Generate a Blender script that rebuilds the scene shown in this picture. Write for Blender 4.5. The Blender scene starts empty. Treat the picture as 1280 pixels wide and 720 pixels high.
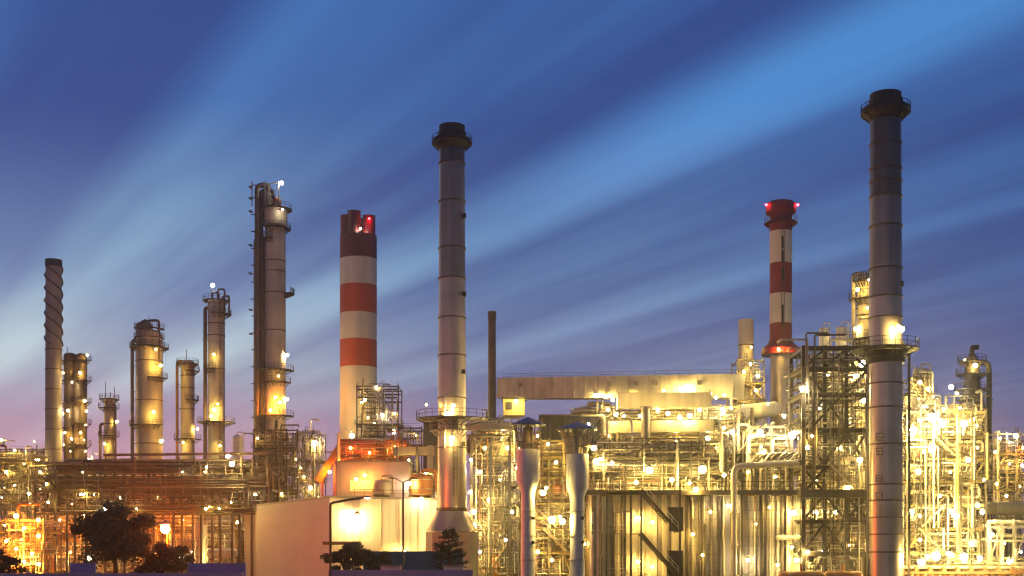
import bpy, bmesh, math, random
from mathutils import Vector, noise
R = math.radians
rnd = random.Random(7)
F = 1545.0; CAMH = 5.0; HOR = 690.0          # focal length in photo pixels, eye height, horizon row
def X(px, Y): return (px - 640.0) * Y / F
def Z(py, Y): return CAMH + (HOR - py) * Y / F
sc = bpy.context.scene
col = sc.collection

# ------------------------------------------------------------------ materials
def new_mat(name):
    m = bpy.data.materials.new(name); m.use_nodes = True
    nt = m.node_tree; nt.nodes.clear()
    out = nt.nodes.new('ShaderNodeOutputMaterial')
    return m, nt, out
def paint(name, c, rough=.55, metal=0.0, var=.25, scale=.6, streak=.35, dirt=(.10, .07, .04), bump=.0):
    m, nt, out = new_mat(name)
    N = nt.nodes.new; L = nt.links.new
    b = N('ShaderNodeBsdfPrincipled'); L(b.outputs[0], out.inputs[0])
    tc = N('ShaderNodeTexCoord')
    mp = N('ShaderNodeMapping'); mp.inputs['Scale'].default_value = (scale*2.2, scale*2.2, scale*.16); L(tc.outputs['Object'], mp.inputs[0])
    n1 = N('ShaderNodeTexNoise'); n1.inputs['Scale'].default_value = 1.0; n1.inputs['Detail'].default_value = 4; L(mp.outputs[0], n1.inputs['Vector'])
    n2 = N('ShaderNodeTexNoise'); n2.inputs['Scale'].default_value = scale*.7; n2.inputs['Detail'].default_value = 5; L(tc.outputs['Object'], n2.inputs['Vector'])
    r1 = N('ShaderNodeValToRGB'); r1.color_ramp.elements[0].position = .42; r1.color_ramp.elements[1].position = .75
    L(n1.outputs['Fac'], r1.inputs[0])
    mr = N('ShaderNodeMapRange'); mr.inputs[1].default_value = .3; mr.inputs[2].default_value = .7; mr.inputs[3].default_value = 1-var; mr.inputs[4].default_value = 1+var*.6
    L(n2.outputs['Fac'], mr.inputs[0])
    mul = N('ShaderNodeMix'); mul.data_type = 'RGBA'; mul.blend_type = 'MULTIPLY'; mul.inputs[0].default_value = 1
    mul.inputs[6].default_value = (*c, 1); L(mr.outputs[0], mul.inputs[7])
    ms = N('ShaderNodeMath'); ms.operation = 'MULTIPLY'; ms.inputs[1].default_value = streak; L(r1.outputs[0], ms.inputs[0])
    mx = N('ShaderNodeMix'); mx.data_type = 'RGBA'; L(ms.outputs[0], mx.inputs[0]); L(mul.outputs[2], mx.inputs[6]); mx.inputs[7].default_value = (*dirt, 1)
    L(mx.outputs[2], b.inputs['Base Color'])
    rr = N('ShaderNodeMapRange'); rr.inputs[3].default_value = max(.05, rough-.12); rr.inputs[4].default_value = min(1, rough+.15); L(n2.outputs['Fac'], rr.inputs[0])
    L(rr.outputs[0], b.inputs['Roughness']); b.inputs['Metallic'].default_value = metal
    if bump:
        bp = N('ShaderNodeBump'); bp.inputs['Strength'].default_value = bump; bp.inputs['Distance'].default_value = .1
        L(n2.outputs['Fac'], bp.inputs['Height']); L(bp.outputs[0], b.inputs['Normal'])
    return m
def glow(name, c, e):
    m, nt, out = new_mat(name)
    n = nt.nodes.new('ShaderNodeEmission'); n.inputs[0].default_value = (*c, 1); n.inputs[1].default_value = e
    nt.links.new(n.outputs[0], out.inputs[0]); return m
M = {}
M['concrete'] = paint('concrete', (.36, .31, .26), .8, 0, .22, .25, .3)
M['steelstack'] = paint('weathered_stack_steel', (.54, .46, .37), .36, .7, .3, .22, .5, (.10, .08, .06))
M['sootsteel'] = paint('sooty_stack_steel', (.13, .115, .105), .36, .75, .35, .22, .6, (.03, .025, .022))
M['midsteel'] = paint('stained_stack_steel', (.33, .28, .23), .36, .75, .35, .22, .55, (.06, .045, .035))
M['galv'] = paint('galvanised_steel', (.50, .47, .42), .4, .4, .25, .5, .35)
M['alu'] = paint('aluminium_cladding', (.56, .51, .42), .33, .6, .2, .5, .3)
M['pale'] = paint('pale_paint', (.60, .54, .40), .5, 0, .22, .4, .4)
M['white'] = paint('white_paint', (.80, .76, .64), .5, 0, .16, .5, .42)
M['cream'] = paint('cream_cladding', (.62, .50, .33), .5, .15, .2, .3, .4)
M['darksteel'] = paint('dark_steel', (.055, .045, .04), .5, .2, .3, .6, .3)
M['brownsteel'] = paint('brown_steel', (.13, .09, .06), .55, .1, .3, .5, .3)
M['graysteel'] = paint('grey_steel', (.24, .21, .18), .5, .2, .3, .5, .3)
M['yellowsteel'] = paint('ochre_painted_steel', (.42, .34, .14), .55, 0, .25, .5, .3)
M['rust'] = paint('rusty_steel', (.26, .12, .05), .7, .1, .35, .7, .4)
M['red'] = paint('chimney_red', (.55, .075, .02), .6, 0, .25, .12, .35, (.09, .02, .015))
M['deepred'] = paint('deep_red', (.27, .010, .016), .55, 0, .25, .2, .35, (.05, .01, .01))
M['maroon'] = paint('sooty_maroon', (.17, .018, .013), .6, 0, .3, .15, .5, (.02, .01, .01))
M['cwhite'] = paint('chimney_white', (.74, .65, .50), .65, 0, .2, .12, .42, (.30, .24, .14))
M['redbrown'] = paint('red_brown', (.32, .085, .035), .5, 0, .25, .4, .35)  # red-brown base colour of the domed tank and its pipework
M['orange'] = paint('orange_paint', (.55, .20, .03), .5, 0, .25, .4, .3)
M['bluecap'] = paint('blue_sheet', (.04, .09, .20), .45, .1, .2, .5, .25)
M['bluewall'] = paint('blue_panel', (.25, .26, .50), .6, 0, .15, .4, .2)
M['teal'] = paint('teal_panel', (.05, .19, .20), .6, 0, .15, .4, .25)
M['pinkwall'] = paint('pinkish_render', (.72, .42, .48), .8, 0, .15, .3, .2)
M['soot'] = paint('soot_black', (.022, .02, .022), .7, .1, .3, .4, .2)
M['grating'] = paint('deck_grating', (.16, .14, .11), .6, .3, .25, .6, .3)
M['clad'] = paint('building_cladding', (.50, .44, .41), .6, 0, .12, .15, .22, (.35, .28, .2))
M['ducts'] = paint('furnace_panel', (.40, .355, .34), .6, .1, .2, .3, .22, (.09, .06, .05))
M['mauve'] = paint('mauve_cladding', (.36, .27, .29), .6, 0, .15, .3, .25)
M['bark'] = paint('bark', (.05, .035, .025), .9, 0, .3, 2, .3)
M['na'] = glow('sodium_lamp', (1, .64, .12), 540)
M['na2'] = glow('sodium_lamp_small', (1, .62, .11), 420)
M['nb'] = glow('bright_floodlight', (1, .71, .20), 560)
M['wh'] = glow('white_lamp', (1, .92, .76), 240)
M['or'] = glow('orange_lamp', (1, .30, .03), 1000)
M['rb'] = glow('red_orange_lamp', (1, .17, .02), 900)
M['street'] = glow('orange_street_lamp', (1, .5, .3), 110)
M['star'] = glow('red_star_lamp', (1, .13, .006), 4500)
M['nw'] = glow('warm_white_lamp', (1, .78, .36), 460)
M['nv'] = glow('pale_floodlight', (1, .82, .42), 440)
M['rd'] = glow('red_beacon', (1, .012, .02), 120)
def leafmat(name, c):
    m, nt, out = new_mat(name); N = nt.nodes.new; L = nt.links.new
    b = N('ShaderNodeBsdfPrincipled'); L(b.outputs[0], out.inputs[0])
    tc = N('ShaderNodeTexCoord'); n = N('ShaderNodeTexNoise'); n.inputs['Scale'].default_value = .9; L(tc.outputs['Object'], n.inputs['Vector'])
    r = N('ShaderNodeValToRGB'); r.color_ramp.elements[0].color = (*[k*.5 for k in c], 1); r.color_ramp.elements[1].color = (*[k*1.6 for k in c], 1)
    L(n.outputs['Fac'], r.inputs[0]); L(r.outputs[0], b.inputs['Base Color']); b.inputs['Roughness'].default_value = .7
    return m
M['leaf'] = leafmat('dark_leaves', (.05, .08, .024))
M['needle'] = leafmat('conifer_needles', (.03, .045, .022))

# ------------------------------------------------------------------ mesh builder
class MB:
    def __init__(s): s.v = []; s.f = []; s.m = []; s.sm = []
    def add(s, vs, fs, mi=0, smooth=False):
        o = len(s.v); s.v += [tuple(v) for v in vs]
        for f in fs: s.f.append([i+o for i in f]); s.m.append(mi); s.sm.append(smooth)
        return s
    def box(s, x0, x1, y0, y1, z0, z1, mi=0):
        return s.add([(x0,y0,z0),(x1,y0,z0),(x1,y1,z0),(x0,y1,z0),(x0,y0,z1),(x1,y0,z1),(x1,y1,z1),(x0,y1,z1)],
                     [(0,3,2,1),(4,5,6,7),(0,1,5,4),(1,2,6,5),(2,3,7,6),(3,0,4,7)], mi)
    def bar(s, p, q, w, h=None, mi=0):
        p = Vector(p); q = Vector(q); h = h or w; d = q-p
        if d.length < 1e-5: return s
        d.normalize(); up = Vector((0,0,1)) if abs(d.z) < .95 else Vector((0,1,0))
        a = d.cross(up).normalized()*w/2; b = d.cross(a).normalized()*h/2
        vs = [p-a-b, p+a-b, p+a+b, p-a+b, q-a-b, q+a-b, q+a+b, q-a+b]
        return s.add(vs, [(0,1,2,3),(4,7,6,5),(0,4,5,1),(1,5,6,2),(2,6,7,3),(3,7,4,0)], mi)
    def tube(s, path, r, n=8, mi=0, cap=True):
        P = [Vector(p) for p in path]; k = len(P); rs = r if isinstance(r, (list, tuple)) else [r]*k
        t = (P[1]-P[0]).normalized(); u = Vector((0,0,1)) if abs(t.z) < .9 else Vector((1,0,0))
        a = t.cross(u).normalized(); vs = []
        for i, p in enumerate(P):
            if i == 0: tt = (P[1]-P[0]).normalized()
            elif i == k-1: tt = (P[-1]-P[-2]).normalized()
            else:
                tt = (P[i]-P[i-1]).normalized()+(P[i+1]-P[i]).normalized()
                tt = tt.normalized() if tt.length > 1e-6 else (P[i]-P[i-1]).normalized()
            a = a-tt*a.dot(tt)
            a = a.normalized() if a.length > 1e-6 else tt.orthogonal().normalized()
            b = tt.cross(a)
            for j in range(n):
                an = 2*math.pi*j/n; vs.append(p+(a*math.cos(an)+b*math.sin(an))*rs[i])
        fs = [(i*n+j, i*n+(j+1) % n, (i+1)*n+(j+1) % n, (i+1)*n+j) for i in range(k-1) for j in range(n)]
        if cap: fs += [tuple(range(n))[::-1], tuple((k-1)*n+j for j in range(n))]
        return s.add(vs, fs, mi, True)
    def lathe(s, cx, cy, prof, n=32, mi=0, cap=True, mis=None):
        vs = [(cx+r*math.cos(2*math.pi*j/n), cy+r*math.sin(2*math.pi*j/n), z) for r, z in prof for j in range(n)]
        for i in range(len(prof)-1):
            s.add([], [], 0)
        o = len(s.v); s.v += vs
        for i in range(len(prof)-1):
            for j in range(n):
                s.f.append([o+i*n+j, o+i*n+(j+1) % n, o+(i+1)*n+(j+1) % n, o+(i+1)*n+j]); s.m.append(mis[i] if mis else mi); s.sm.append(True)
        if cap:
            s.f.append([o+j for j in range(n)][::-1]); s.m.append(mi); s.sm.append(False)
            s.f.append([o+(len(prof)-1)*n+j for j in range(n)]); s.m.append(mis[-1] if mis else mi); s.sm.append(False)
        return s
    def annulus(s, cx, cy, z0, z1, r0, r1, a0=0, a1=2*math.pi, n=28, mi=0):
        full = abs(a1-a0-2*math.pi) < 1e-6; k = n if full else n+1
        vs = []
        for j in range(k):
            a = a0+(a1-a0)*j/n; c, t = math.cos(a), math.sin(a)
            vs += [(cx+r0*c,cy+r0*t,z0),(cx+r1*c,cy+r1*t,z0),(cx+r1*c,cy+r1*t,z1),(cx+r0*c,cy+r0*t,z1)]
        fs = []
        for j in range(n):
            p = j*4; q = ((j+1) % k)*4
            for e in range(4): fs.append((p+e, p+(e+1) % 4, q+(e+1) % 4, q+e))
        if not full: fs += [(0,1,2,3)[::-1], tuple((k-1)*4+e for e in range(4))]
        return s.add(vs, fs, mi)
    def ball(s, c, r, n=8, m=5, mi=0):
        prof = [(max(.001, r*math.sin(math.pi*i/m)), c[2]-r*math.cos(math.pi*i/m)) for i in range(m+1)]
        return s.lathe(c[0], c[1], prof, n, mi, False)
    def build(s, name, mats, root=None, label=None):
        me = bpy.data.meshes.new(name); off = Vector((0,0,0))
        rt = root
        while rt is not None and rt.parent: rt = rt.parent
        if rt is not None: off = Vector(rt.location)
        me.from_pydata([tuple(Vector(v)-off) for v in s.v], [], s.f)
        for mt in (mats if isinstance(mats, (list, tuple)) else [mats]): me.materials.append(M[mt])
        me.polygons.foreach_set('material_index', s.m); me.polygons.foreach_set('use_smooth', s.sm)
        me.update()
        if any(s.sm): me.set_sharp_from_angle(angle=R(38))
        o = bpy.data.objects.new(name, me); col.objects.link(o)
        if root is not None: o.parent = root
        if label: o['label'] = label
        return o
def thing(name, label, cat, loc=(0,0,0), group=None):
    o = bpy.data.objects.new(name, None); col.objects.link(o); o.location = loc
    o.empty_display_size = .5; o['label'] = label; o['category'] = cat
    if group: o['group'] = group
    return o
def tag(o, label, cat, group=None):
    o['label'] = label; o['category'] = cat
    if group: o['group'] = group
    return o

# ------------------------------------------------------------------ part makers
def lamp(root, p, kind='na', r=.26, to=None, name='lamp'):
    """a lamp fitting: a bracket arm, a hood and a glowing globe"""
    x, y, z = p; mb = MB()
    if kind == 'nx': kind = 'nb'; r *= 1.7
    f_ = rnd.random()
    if kind == 'na' and f_ < .28: kind = 'nw'
    elif kind == 'nb' and f_ < .22: kind = 'nv'
    r *= {'nw': .78, 'nv': .95, 'na2': .62, 'na': .78, 'nb': .95}.get(kind, 1)*rnd.choice((.6, .75, .9, 1, 1.1, 1.35))
    mb.lathe(x, y, [(r*.25, z+r*1.9), (r*.5, z+r*1.6), (r*1.35, z+r*.95), (r*1.3, z+r*.85), (.02, z+r*.86)], 8, 1, False)
    if to is not None: mb.bar((x, y, z+r*1.7), to, .09, mi=1)
    mb.ball(p, r, 8, 5, 0)
    return mb.build(name, [kind, 'graysteel'], root)
def railing_line(mb, pts, h=1.1, t=.055, step=1.6, rails=2):
    for a, b in zip(pts[:-1], pts[1:]):
        a = Vector(a); b = Vector(b); L = (b-a).length; n = max(1, int(L/step))
        for i in range(n+1):
            p = a.lerp(b, i/n); mb.bar(p, p+Vector((0,0,h)), t)
        for k in range(rails):
            dz = Vector((0,0,h*(k+1)/rails)); mb.bar(a+dz, b+dz, t)
def arc_pts(cx, cy, z, r, a0, a1, n=14):
    return [(cx+r*math.cos(a0+(a1-a0)*i/n), cy+r*math.sin(a0+(a1-a0)*i/n), z) for i in range(n+1)]
def ring_platform(root, cx, cy, z, r0, r1, a0=0, a1=2*math.pi, mat='darksteel', h=1.1, brackets=True, name='platform'):
    mb = MB().annulus(cx, cy, z-.14, z, r0+.02, r1, a0, a1)
    if brackets:
        n = 10
        for i in range(n):
            a = a0+(a1-a0)*(i+.5)/n; c, s_ = math.cos(a), math.sin(a)
            mb.bar((cx+r0*c, cy+r0*s_, z-1.0), (cx+(r1-.1)*c, cy+(r1-.1)*s_, z-.15), .1)
    pf = mb.build(name, mat, root)
    rb = MB(); P = arc_pts(cx, cy, z, r1-.05, a0, a1, 16); railing_line(rb, P, h, .06, 1.3)
    rb.build('railing', mat, pf); return pf
def ladder(root, x, y, z0, z1, w=.5, mat='darksteel', cage=True):
    mb = MB(); mb.bar((x-w/2, y, z0), (x-w/2, y, z1), .07); mb.bar((x+w/2, y, z0), (x+w/2, y, z1), .07)
    z = z0+.3
    while z < z1: mb.bar((x-w/2, y, z), (x+w/2, y, z), .04); z += .6
    if cage:
        z = z0+2.4
        while z < z1:
            P = [(x-w/2, y, z), (x-w*.7, y-.35, z), (x, y-.7, z), (x+w*.7, y-.35, z), (x+w/2, y, z)]
            for a, b in zip(P[:-1], P[1:]): mb.bar(a, b, .05)
            z += 1.5
        for q in ((-w*.7, -.35), (0, -.7), (w*.7, -.35)): mb.bar((x+q[0], y+q[1], z0+2.4), (x+q[0], y+q[1], z1), .04)
    return mb.build('ladder', mat, root)
def fillet(path, rad):
    P = [Vector(p) for p in path]; out = [P[0]]
    for i in range(1, len(P)-1):
        a, b, c = P[i-1], P[i], P[i+1]
        d1 = (a-b); d2 = (c-b); k = min(rad, d1.length*.45, d2.length*.45)
        if k < 1e-3: out.append(b); continue
        p = b+d1.normalized()*k; q = b+d2.normalized()*k
        for t in (0, .25, .5, .75, 1): out.append(p.lerp(b, t).lerp(b.lerp(q, t), t))
    out.append(P[-1]); return out
def pipe(root, path, r, mat='alu', name='pipe', n=8, flanges=True):
    mb = MB(); P = fillet(path, r*2.4); mb.tube(P, r, n)
    if flanges:
        for a, b in zip(path[:-1], path[1:]):
            a = Vector(a); b = Vector(b); L = (b-a).length
            if L > 6*r+.8:
                for t in ((.2, .8) if L < 9 else (.12, .37, .63, .88)):
                    c = a.lerp(b, t); d = (b-a).normalized()*max(.06, r*.22)
                    mb.tube([c-d, c+d], r*1.45, n)
    return mb.build(name, mat, root)
PIPEM = ['alu', 'alu', 'galv', 'pale', 'pale', 'white', 'graysteel', 'brownsteel', 'rust']
def jungle(root, x0, x1, y0, y1, z0, z1, n, rmin=.07, rmax=.26, mats=PIPEM, turns=(2, 5), name='pipe', nside=8):
    for i in range(n):
        r = rmin+(rmax-rmin)*rnd.random()**2.2
        p = [rnd.uniform(x0, x1), rnd.uniform(y0, y1), rnd.uniform(z0, z1)]
        path = [tuple(p)]; last = -1; lo = (x0, y0, z0); hi = (x1, y1, z1)
        for k in range(rnd.randint(*turns)):
            ax = rnd.choice([a for a in (0, 0, 1, 2, 2) if a != last]); last = ax
            for _ in range(6):
                q = rnd.uniform(lo[ax], hi[ax])
                if abs(q-p[ax]) > r*6: break
            else: continue
            p[ax] = q; path.append(tuple(p))
        if len(path) > 1 and isinstance(root, MB): root.tube(fillet(path, r*2.4), r, 6, mi=rnd.randrange(6))
        elif len(path) > 1: pipe(root, path, r, rnd.choice(mats), name, nside, nside > 5)
def drum(label, cx, cy, cz, L, r, mat='alu', axis='x', group=None, name='horizontal_drum', cat='drum'):
    t = thing(name, label, cat, (cx, cy, cz-r-.5), group)
    d = Vector((1,0,0)) if axis == 'x' else Vector((0,1,0)); c = Vector((cx, cy, cz))
    prof = [(-L/2-r*.5, .02), (-L/2-r*.45, r*.45), (-L/2-r*.25, r*.82), (-L/2, r), (L/2, r), (L/2+r*.25, r*.82), (L/2+r*.45, r*.45), (L/2+r*.5, .02)]
    MB().tube([c+d*a for a, _ in prof], [b for _, b in prof], 18).build('shell', mat, t)
    for s in (-.3, .3):
        q = c+d*L*s; e = Vector((d.y, d.x, 0))
        mb = MB(); mb.bar(q-Vector((0,0,r+.5)), q-Vector((0,0,r*.5)), .3 if axis == 'x' else r*1.3, r*1.3 if axis == 'x' else .3)
        mb.build('saddle', 'graysteel', t)
        mb = MB(); mb.tube([q-d*.05, q+d*.05], r*1.04, 18); mb.build('band', 'galv', t)
    pipe(t, [c+Vector((0,0,r*.9)), c+Vector((0,0,r+.8))], r*.22, mat, 'nozzle', flanges=False)
    return t
def vtank(label, cx, cy, z0, h, r, mat='alu', group=None, legs=True, name='vertical_tank', cat='tank'):
    t = thing(name, label, cat, (cx, cy, z0), group); zb = z0+(.9 if legs else 0)
    prof = [(.05, zb), (r*.6, zb+r*.08), (r, zb+r*.35), (r, z0+h-r*.35), (r*.8, z0+h-r*.12), (r*.4, z0+h-.02), (.04, z0+h)]
    MB().lathe(cx, cy, prof, 20).build('shell', mat, t)
    if legs:
        for a in (.8, 2.35, 3.9, 5.5): MB().bar((cx+r*.9*math.cos(a), cy+r*.9*math.sin(a), z0), (cx+r*.9*math.cos(a), cy+r*.9*math.sin(a), zb+r*.5), .14).build('leg', 'graysteel', t)
    for k in (.4, .75): MB().annulus(cx, cy, z0+h*k-.05, z0+h*k+.05, r*.98, r*1.04).build('band', 'galv', t)
    pipe(t, [(cx, cy, z0+h-.1), (cx, cy, z0+h+.6), (cx+r*1.2, cy-.1, z0+h+.6), (cx+r*1.2, cy-.1, z0+h*.3)], max(.06, r*.12), mat, 'vent_pipe', flanges=False)
    return t
def cabinet(label, cx, cy, z0, w, d, h, mat='pale', group=None):
    t = thing('control_cabinet', label, 'cabinet', (cx, cy, z0), group)
    MB().box(cx-w/2, cx+w/2, cy-d/2, cy+d/2, z0+.12, z0+h).build('body', mat, t)
    MB().box(cx-w/2-.1, cx+w/2+.1, cy-d/2-.15, cy+d/2+.1, z0+h+.003, z0+h+.12).build('cover', 'graysteel', t)
    MB().box(cx-w/2-.05, cx+w/2+.05, cy-d/2-.05, cy+d/2+.05, z0, z0+.117).build('plinth', 'graysteel', t)
    MB().box(cx-w*.3, cx+w*.05, cy-d/2-.05, cy-d/2-.003, z0+.3, z0+h*.85).build('door', 'galv', t)
    return t
ORD = ['lowest', 'second', 'third', 'fourth', 'fifth', 'sixth']
CNAME = {'alu': 'silvery', 'pale': 'cream', 'white': 'white', 'rust': 'rusty', 'galv': 'grey', 'graysteel': 'dark grey', 'orange': 'orange', 'redbrown': 'red-brown', 'brownsteel': 'brown'}
def frame(name, label, cat, x0, x1, y0, y1, levels, top, nx, ny, mat='graysteel', braces=(), pw=.24, bw=.2, lamps=(), pipes=0, prange=(.07, .26),
          equip=0, desc='', rail=True, decks=True, jung=None, risers=0, mats=PIPEM):
    t = thing(name, label, cat, ((x0+x1)/2, (y0+y1)/2, 0))
    near = y0 < 225; pipes = int(pipes*(1.7 if near else 1.4)); prange = (prange[0]*.75, prange[1]*(.62 if near else .75))
    small = MB(); budget = [88-risers]
    pm_ = 'graysteel' if mat == 'yellowsteel' else mat
    xs = [x0+(x1-x0)*i/nx for i in range(nx+1)]; ys = [y0+(y1-y0)*i/ny for i in range(ny+1)]
    for x in xs:
        for y in ys: MB().box(x-pw/2, x+pw/2, y-pw/2, y+pw/2, 0, top).build('post', pm_, t)
    zs = list(levels)+([top-.15] if (not levels or top-levels[-1] > 1.6) else [])
    for z in zs:
        for y in ys: MB().bar((x0+pw/2+.004, y, z-.2), (x1-pw/2-.004, y, z-.2), bw*.8, bw*1.4).build('beam', mat, t)
        for x in xs[::max(1, nx)]: MB().bar((x, y0+pw/2+.004, z-.23), (x, y1-pw/2-.004, z-.23), bw*.7, bw).build('beam', mat, t)
    for k, z in enumerate(levels):
        if decks:
            d = MB().box(x0-.5, x1+.5, y0-.6, y1+.5, z, z+.07).build('deck', 'grating', t)
            if rail:
                rb = MB(); railing_line(rb, [(x0-.45, y1+.4, z+.07), (x0-.45, y0-.55, z+.07), (x1+.45, y0-.55, z+.07), (x1+.45, y1+.4, z+.07)]); rb.build('railing', 'brownsteel' if mat == 'yellowsteel' else mat, d)
    zz = [0]+zs
    for (i, k, typ) in braces:
        if i < nx and k < len(zz)-1:
            a = (xs[i], y0-.02, zz[k]); b = (xs[i+1], y0-.02, zz[k+1]-.3); c = (xs[i+1], y0+.12, zz[k]); d = (xs[i], y0+.12, zz[k+1]-.3)
            if typ in ('/', 'x'): MB().bar(a, b, pw*.66).build('brace', mat, t)
            if typ in ('\\', 'x'): MB().bar(c, d, pw*.66).build('brace', mat, t)
    for i in range(risers):
        x = rnd.uniform(x0, x1); y = rnd.choice([y0-.8, y0-1.2, rnd.uniform(y0, y1)]); r = rnd.uniform(.09, prange[1])
        za = rnd.choice([0]+zz); zb = rnd.uniform(za+3, top+1.5)
        pth = [(x, y, za), (x, y, zb)]
        if rnd.random() < .7: pth.append((x+rnd.uniform(-4, 4), y, zb))
        if rnd.random() < .5: pth.append((pth[-1][0], y+2, zb))
        pipe(t, pth, r, rnd.choice(mats))
    for k in range(len(zs)):
        a = zz[k]; b = zz[k+1]
        if pipes:
            m = min(pipes, max(0, budget[0])); budget[0] -= m
            if m: jungle(t, x0, x1, y0-.5, y1, a+.4, b-.5, m, *prange, mats=mats)
            if pipes-m: jungle(small, x0, x1, y0-.5, y1, a+.4, b-.5, pipes-m, *prange)
            jungle(small, x0, x1, y0-.7, y0+(y1-y0)*.7, a+.3, b-.2, int((x1-x0)*(b-a)*(.85 if near else .4)), .03, .11 if near else .2, turns=(3, 6))
    if small.v:
        o_ = small.build('small_pipework', ['alu', 'pale', 'galv', 'brownsteel', 'white', 'graysteel'], t); o_['kind'] = 'stuff'
    nb_ = max(1, int((x1-x0)/9))
    for k in range(len(zs)):
        a = zz[k]; b = zz[k+1]; W_ = min(b-a, (x1-x0)*.5)
        if b-a > 8 or b-a < 1.5: continue
        for q in range(nb_):
            if rnd.random() < .45: continue
            xa_ = x0+(x1-x0)*(q+rnd.uniform(.05, .4))/nb_; s_ = rnd.choice((-1, 1)); xl, xr = (xa_, xa_+W_) if s_ > 0 else (xa_+W_, xa_)
            if max(xl, xr) > x1: continue
            mb = MB(); ys_ = y0-1.5
            for yy in (ys_, ys_+.8): mb.bar((xl, yy, a+.1), (xr, yy, b), .07, .22); mb.bar((xl, yy, a+1.1), (xr, yy, b+1.0), .05)
            for i in range(9): f = (i+.5)/9; xx = xl+(xr-xl)*f; z_ = a+.1+(b-a-.1)*f; mb.box(xx-.13, xx+.13, ys_+.05, ys_+.75, z_-.02, z_+.03)
            mb.build('stair_flight', rnd.choice(('darksteel', 'brownsteel', 'graysteel')), t)
    for q in range(nb_):
        if rnd.random() < .6: ladder(t, rnd.uniform(x0, x1), y0-.75, rnd.choice(zz[:-1] or [0]), top+.8, .45, rnd.choice(('darksteel', 'graysteel')), rnd.random() < .6)
    jungle(t, x0, x1, y0-1.3, y0-.75, .5, top+.6, int((x1-x0)*top/10), .035, .09, ['darksteel', 'brownsteel', 'soot', 'graysteel'], (3, 6), 'conduit', 5)
    for (px, py, dy, kind) in lamps:
        yy = y0-dy; x = X(px, yy); z = Z(py, yy)
        lamp(t, (x, yy, z), kind, r=(.34 if kind == 'nb' else .26), to=(x, y0, z+.5))
    for k in range(min(equip, len(levels)+1)):
        z = 0 if k == 0 else levels[k-1]+.07
        hgt = zz[k+1]-z if k+1 < len(zz) else 3.0
        where = 'at the foot of' if k == 0 else f'on the {ORD[min(k-1, 5)]} deck of'
        W = x1-x0; sl = [x0+W*.2, x0+W*.52, x0+W*.82]
        for q, cx in enumerate(sl):
            cy = rnd.uniform(y0+.8, (y0+y1)/2); mt = rnd.choice(list(CNAME)); typ = (q+k) % 3
            if W < 7 and q == 2: continue
            if typ == 0: drum(f'{CNAME[mt]} horizontal drum {where} {desc}', cx, cy+1, z+min(1.6, hgt*.42), min(3.2, W*.22), min(.95, hgt*.24), mt)
            elif typ == 1: vtank(f'{CNAME[mt]} upright tank {where} {desc}', cx, cy, z, hgt*.72, min(.9, W*.11), mt)
            else: cabinet(f'{CNAME[mt]} box cabinet {where} {desc}', cx, cy, z, min(2, W*.2), 1.2, min(2.3, hgt*.6), mt)
    return t
def tower(name, label, cat, px0, px1, pyt, Y, mat='cream', rings=(), plats=(), lamps=(), pipes=(), masts=(), flat=False, lad=None, extra=None, prof=None, pmat='darksteel'):
    r = (px1-px0)/2*Y/F; cx = X((px0+px1)/2, Y); zt = Z(pyt, Y)
    t = thing(name, label, cat, (cx, Y, 0))
    if prof is None:
        prof = [(r*1.25, 0), (r*1.25, 1), (r, 1.2), (r, zt-r*.5)]
        prof += [(r, zt), (r*.85, zt+.01)] if flat else [(r*.93, zt-r*.27), (r*.7, zt-r*.1), (r*.35, zt-.02), (.03, zt)]
    MB().lathe(cx, Y, prof, 32).build('shell', mat, t)
    for py in rings: z = Z(py, Y); MB().annulus(cx, Y, z-.1, z+.1, r*.98, r+.12).build('ring', 'brownsteel', t)
    for (py, ext, a0, a1) in plats: ring_platform(t, cx, Y, Z(py, Y), r, r+ext, R(a0), R(a1), pmat)
    for (px, py, kind) in lamps:
        dx = X(px, Y)-cx
        if abs(dx) < r*.95: y = Y-math.sqrt(r*r-dx*dx)-2.5; kind = 'na' if kind == 'nb' else kind
        else: y = Y-.6
        x = X(px, y); z = Z(py, y); q = Vector((x-cx, y-Y, 0)); 
        q = q.normalized()*(r-.05)
        lamp(t, (x, y, z), kind, .34 if kind == 'nb' else .28, to=(cx+q.x, Y+q.y, z+.3))
    for (px, pyt2, rr, m) in pipes:
        x = X(px, Y); z = Z(pyt2, Y); s = 1 if x < cx else -1
        pipe(t, [(x, Y-.4, 0), (x, Y-.4, z), (x+s*(abs(x-cx)-r*.4), Y-.4, z)], rr, m, n=10)
        for k in range(2, 9):
            zz = z*k/9.0; MB().bar((x, Y-.4, zz), (cx-s*r*.9, Y-.2, zz), .14).build('pipe_support', pmat, t)
    for (px, py0, py1) in masts:
        x = X(px, Y); MB().bar((x, Y, Z(py0, Y)), (x, Y, Z(py1, Y)), .14).build('mast', 'graysteel', t)
    if lad is not None: ladder(t, X(lad, Y-r-.5), Y-r-.35, 2, zt-1)
    return t, cx, r, zt
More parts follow.
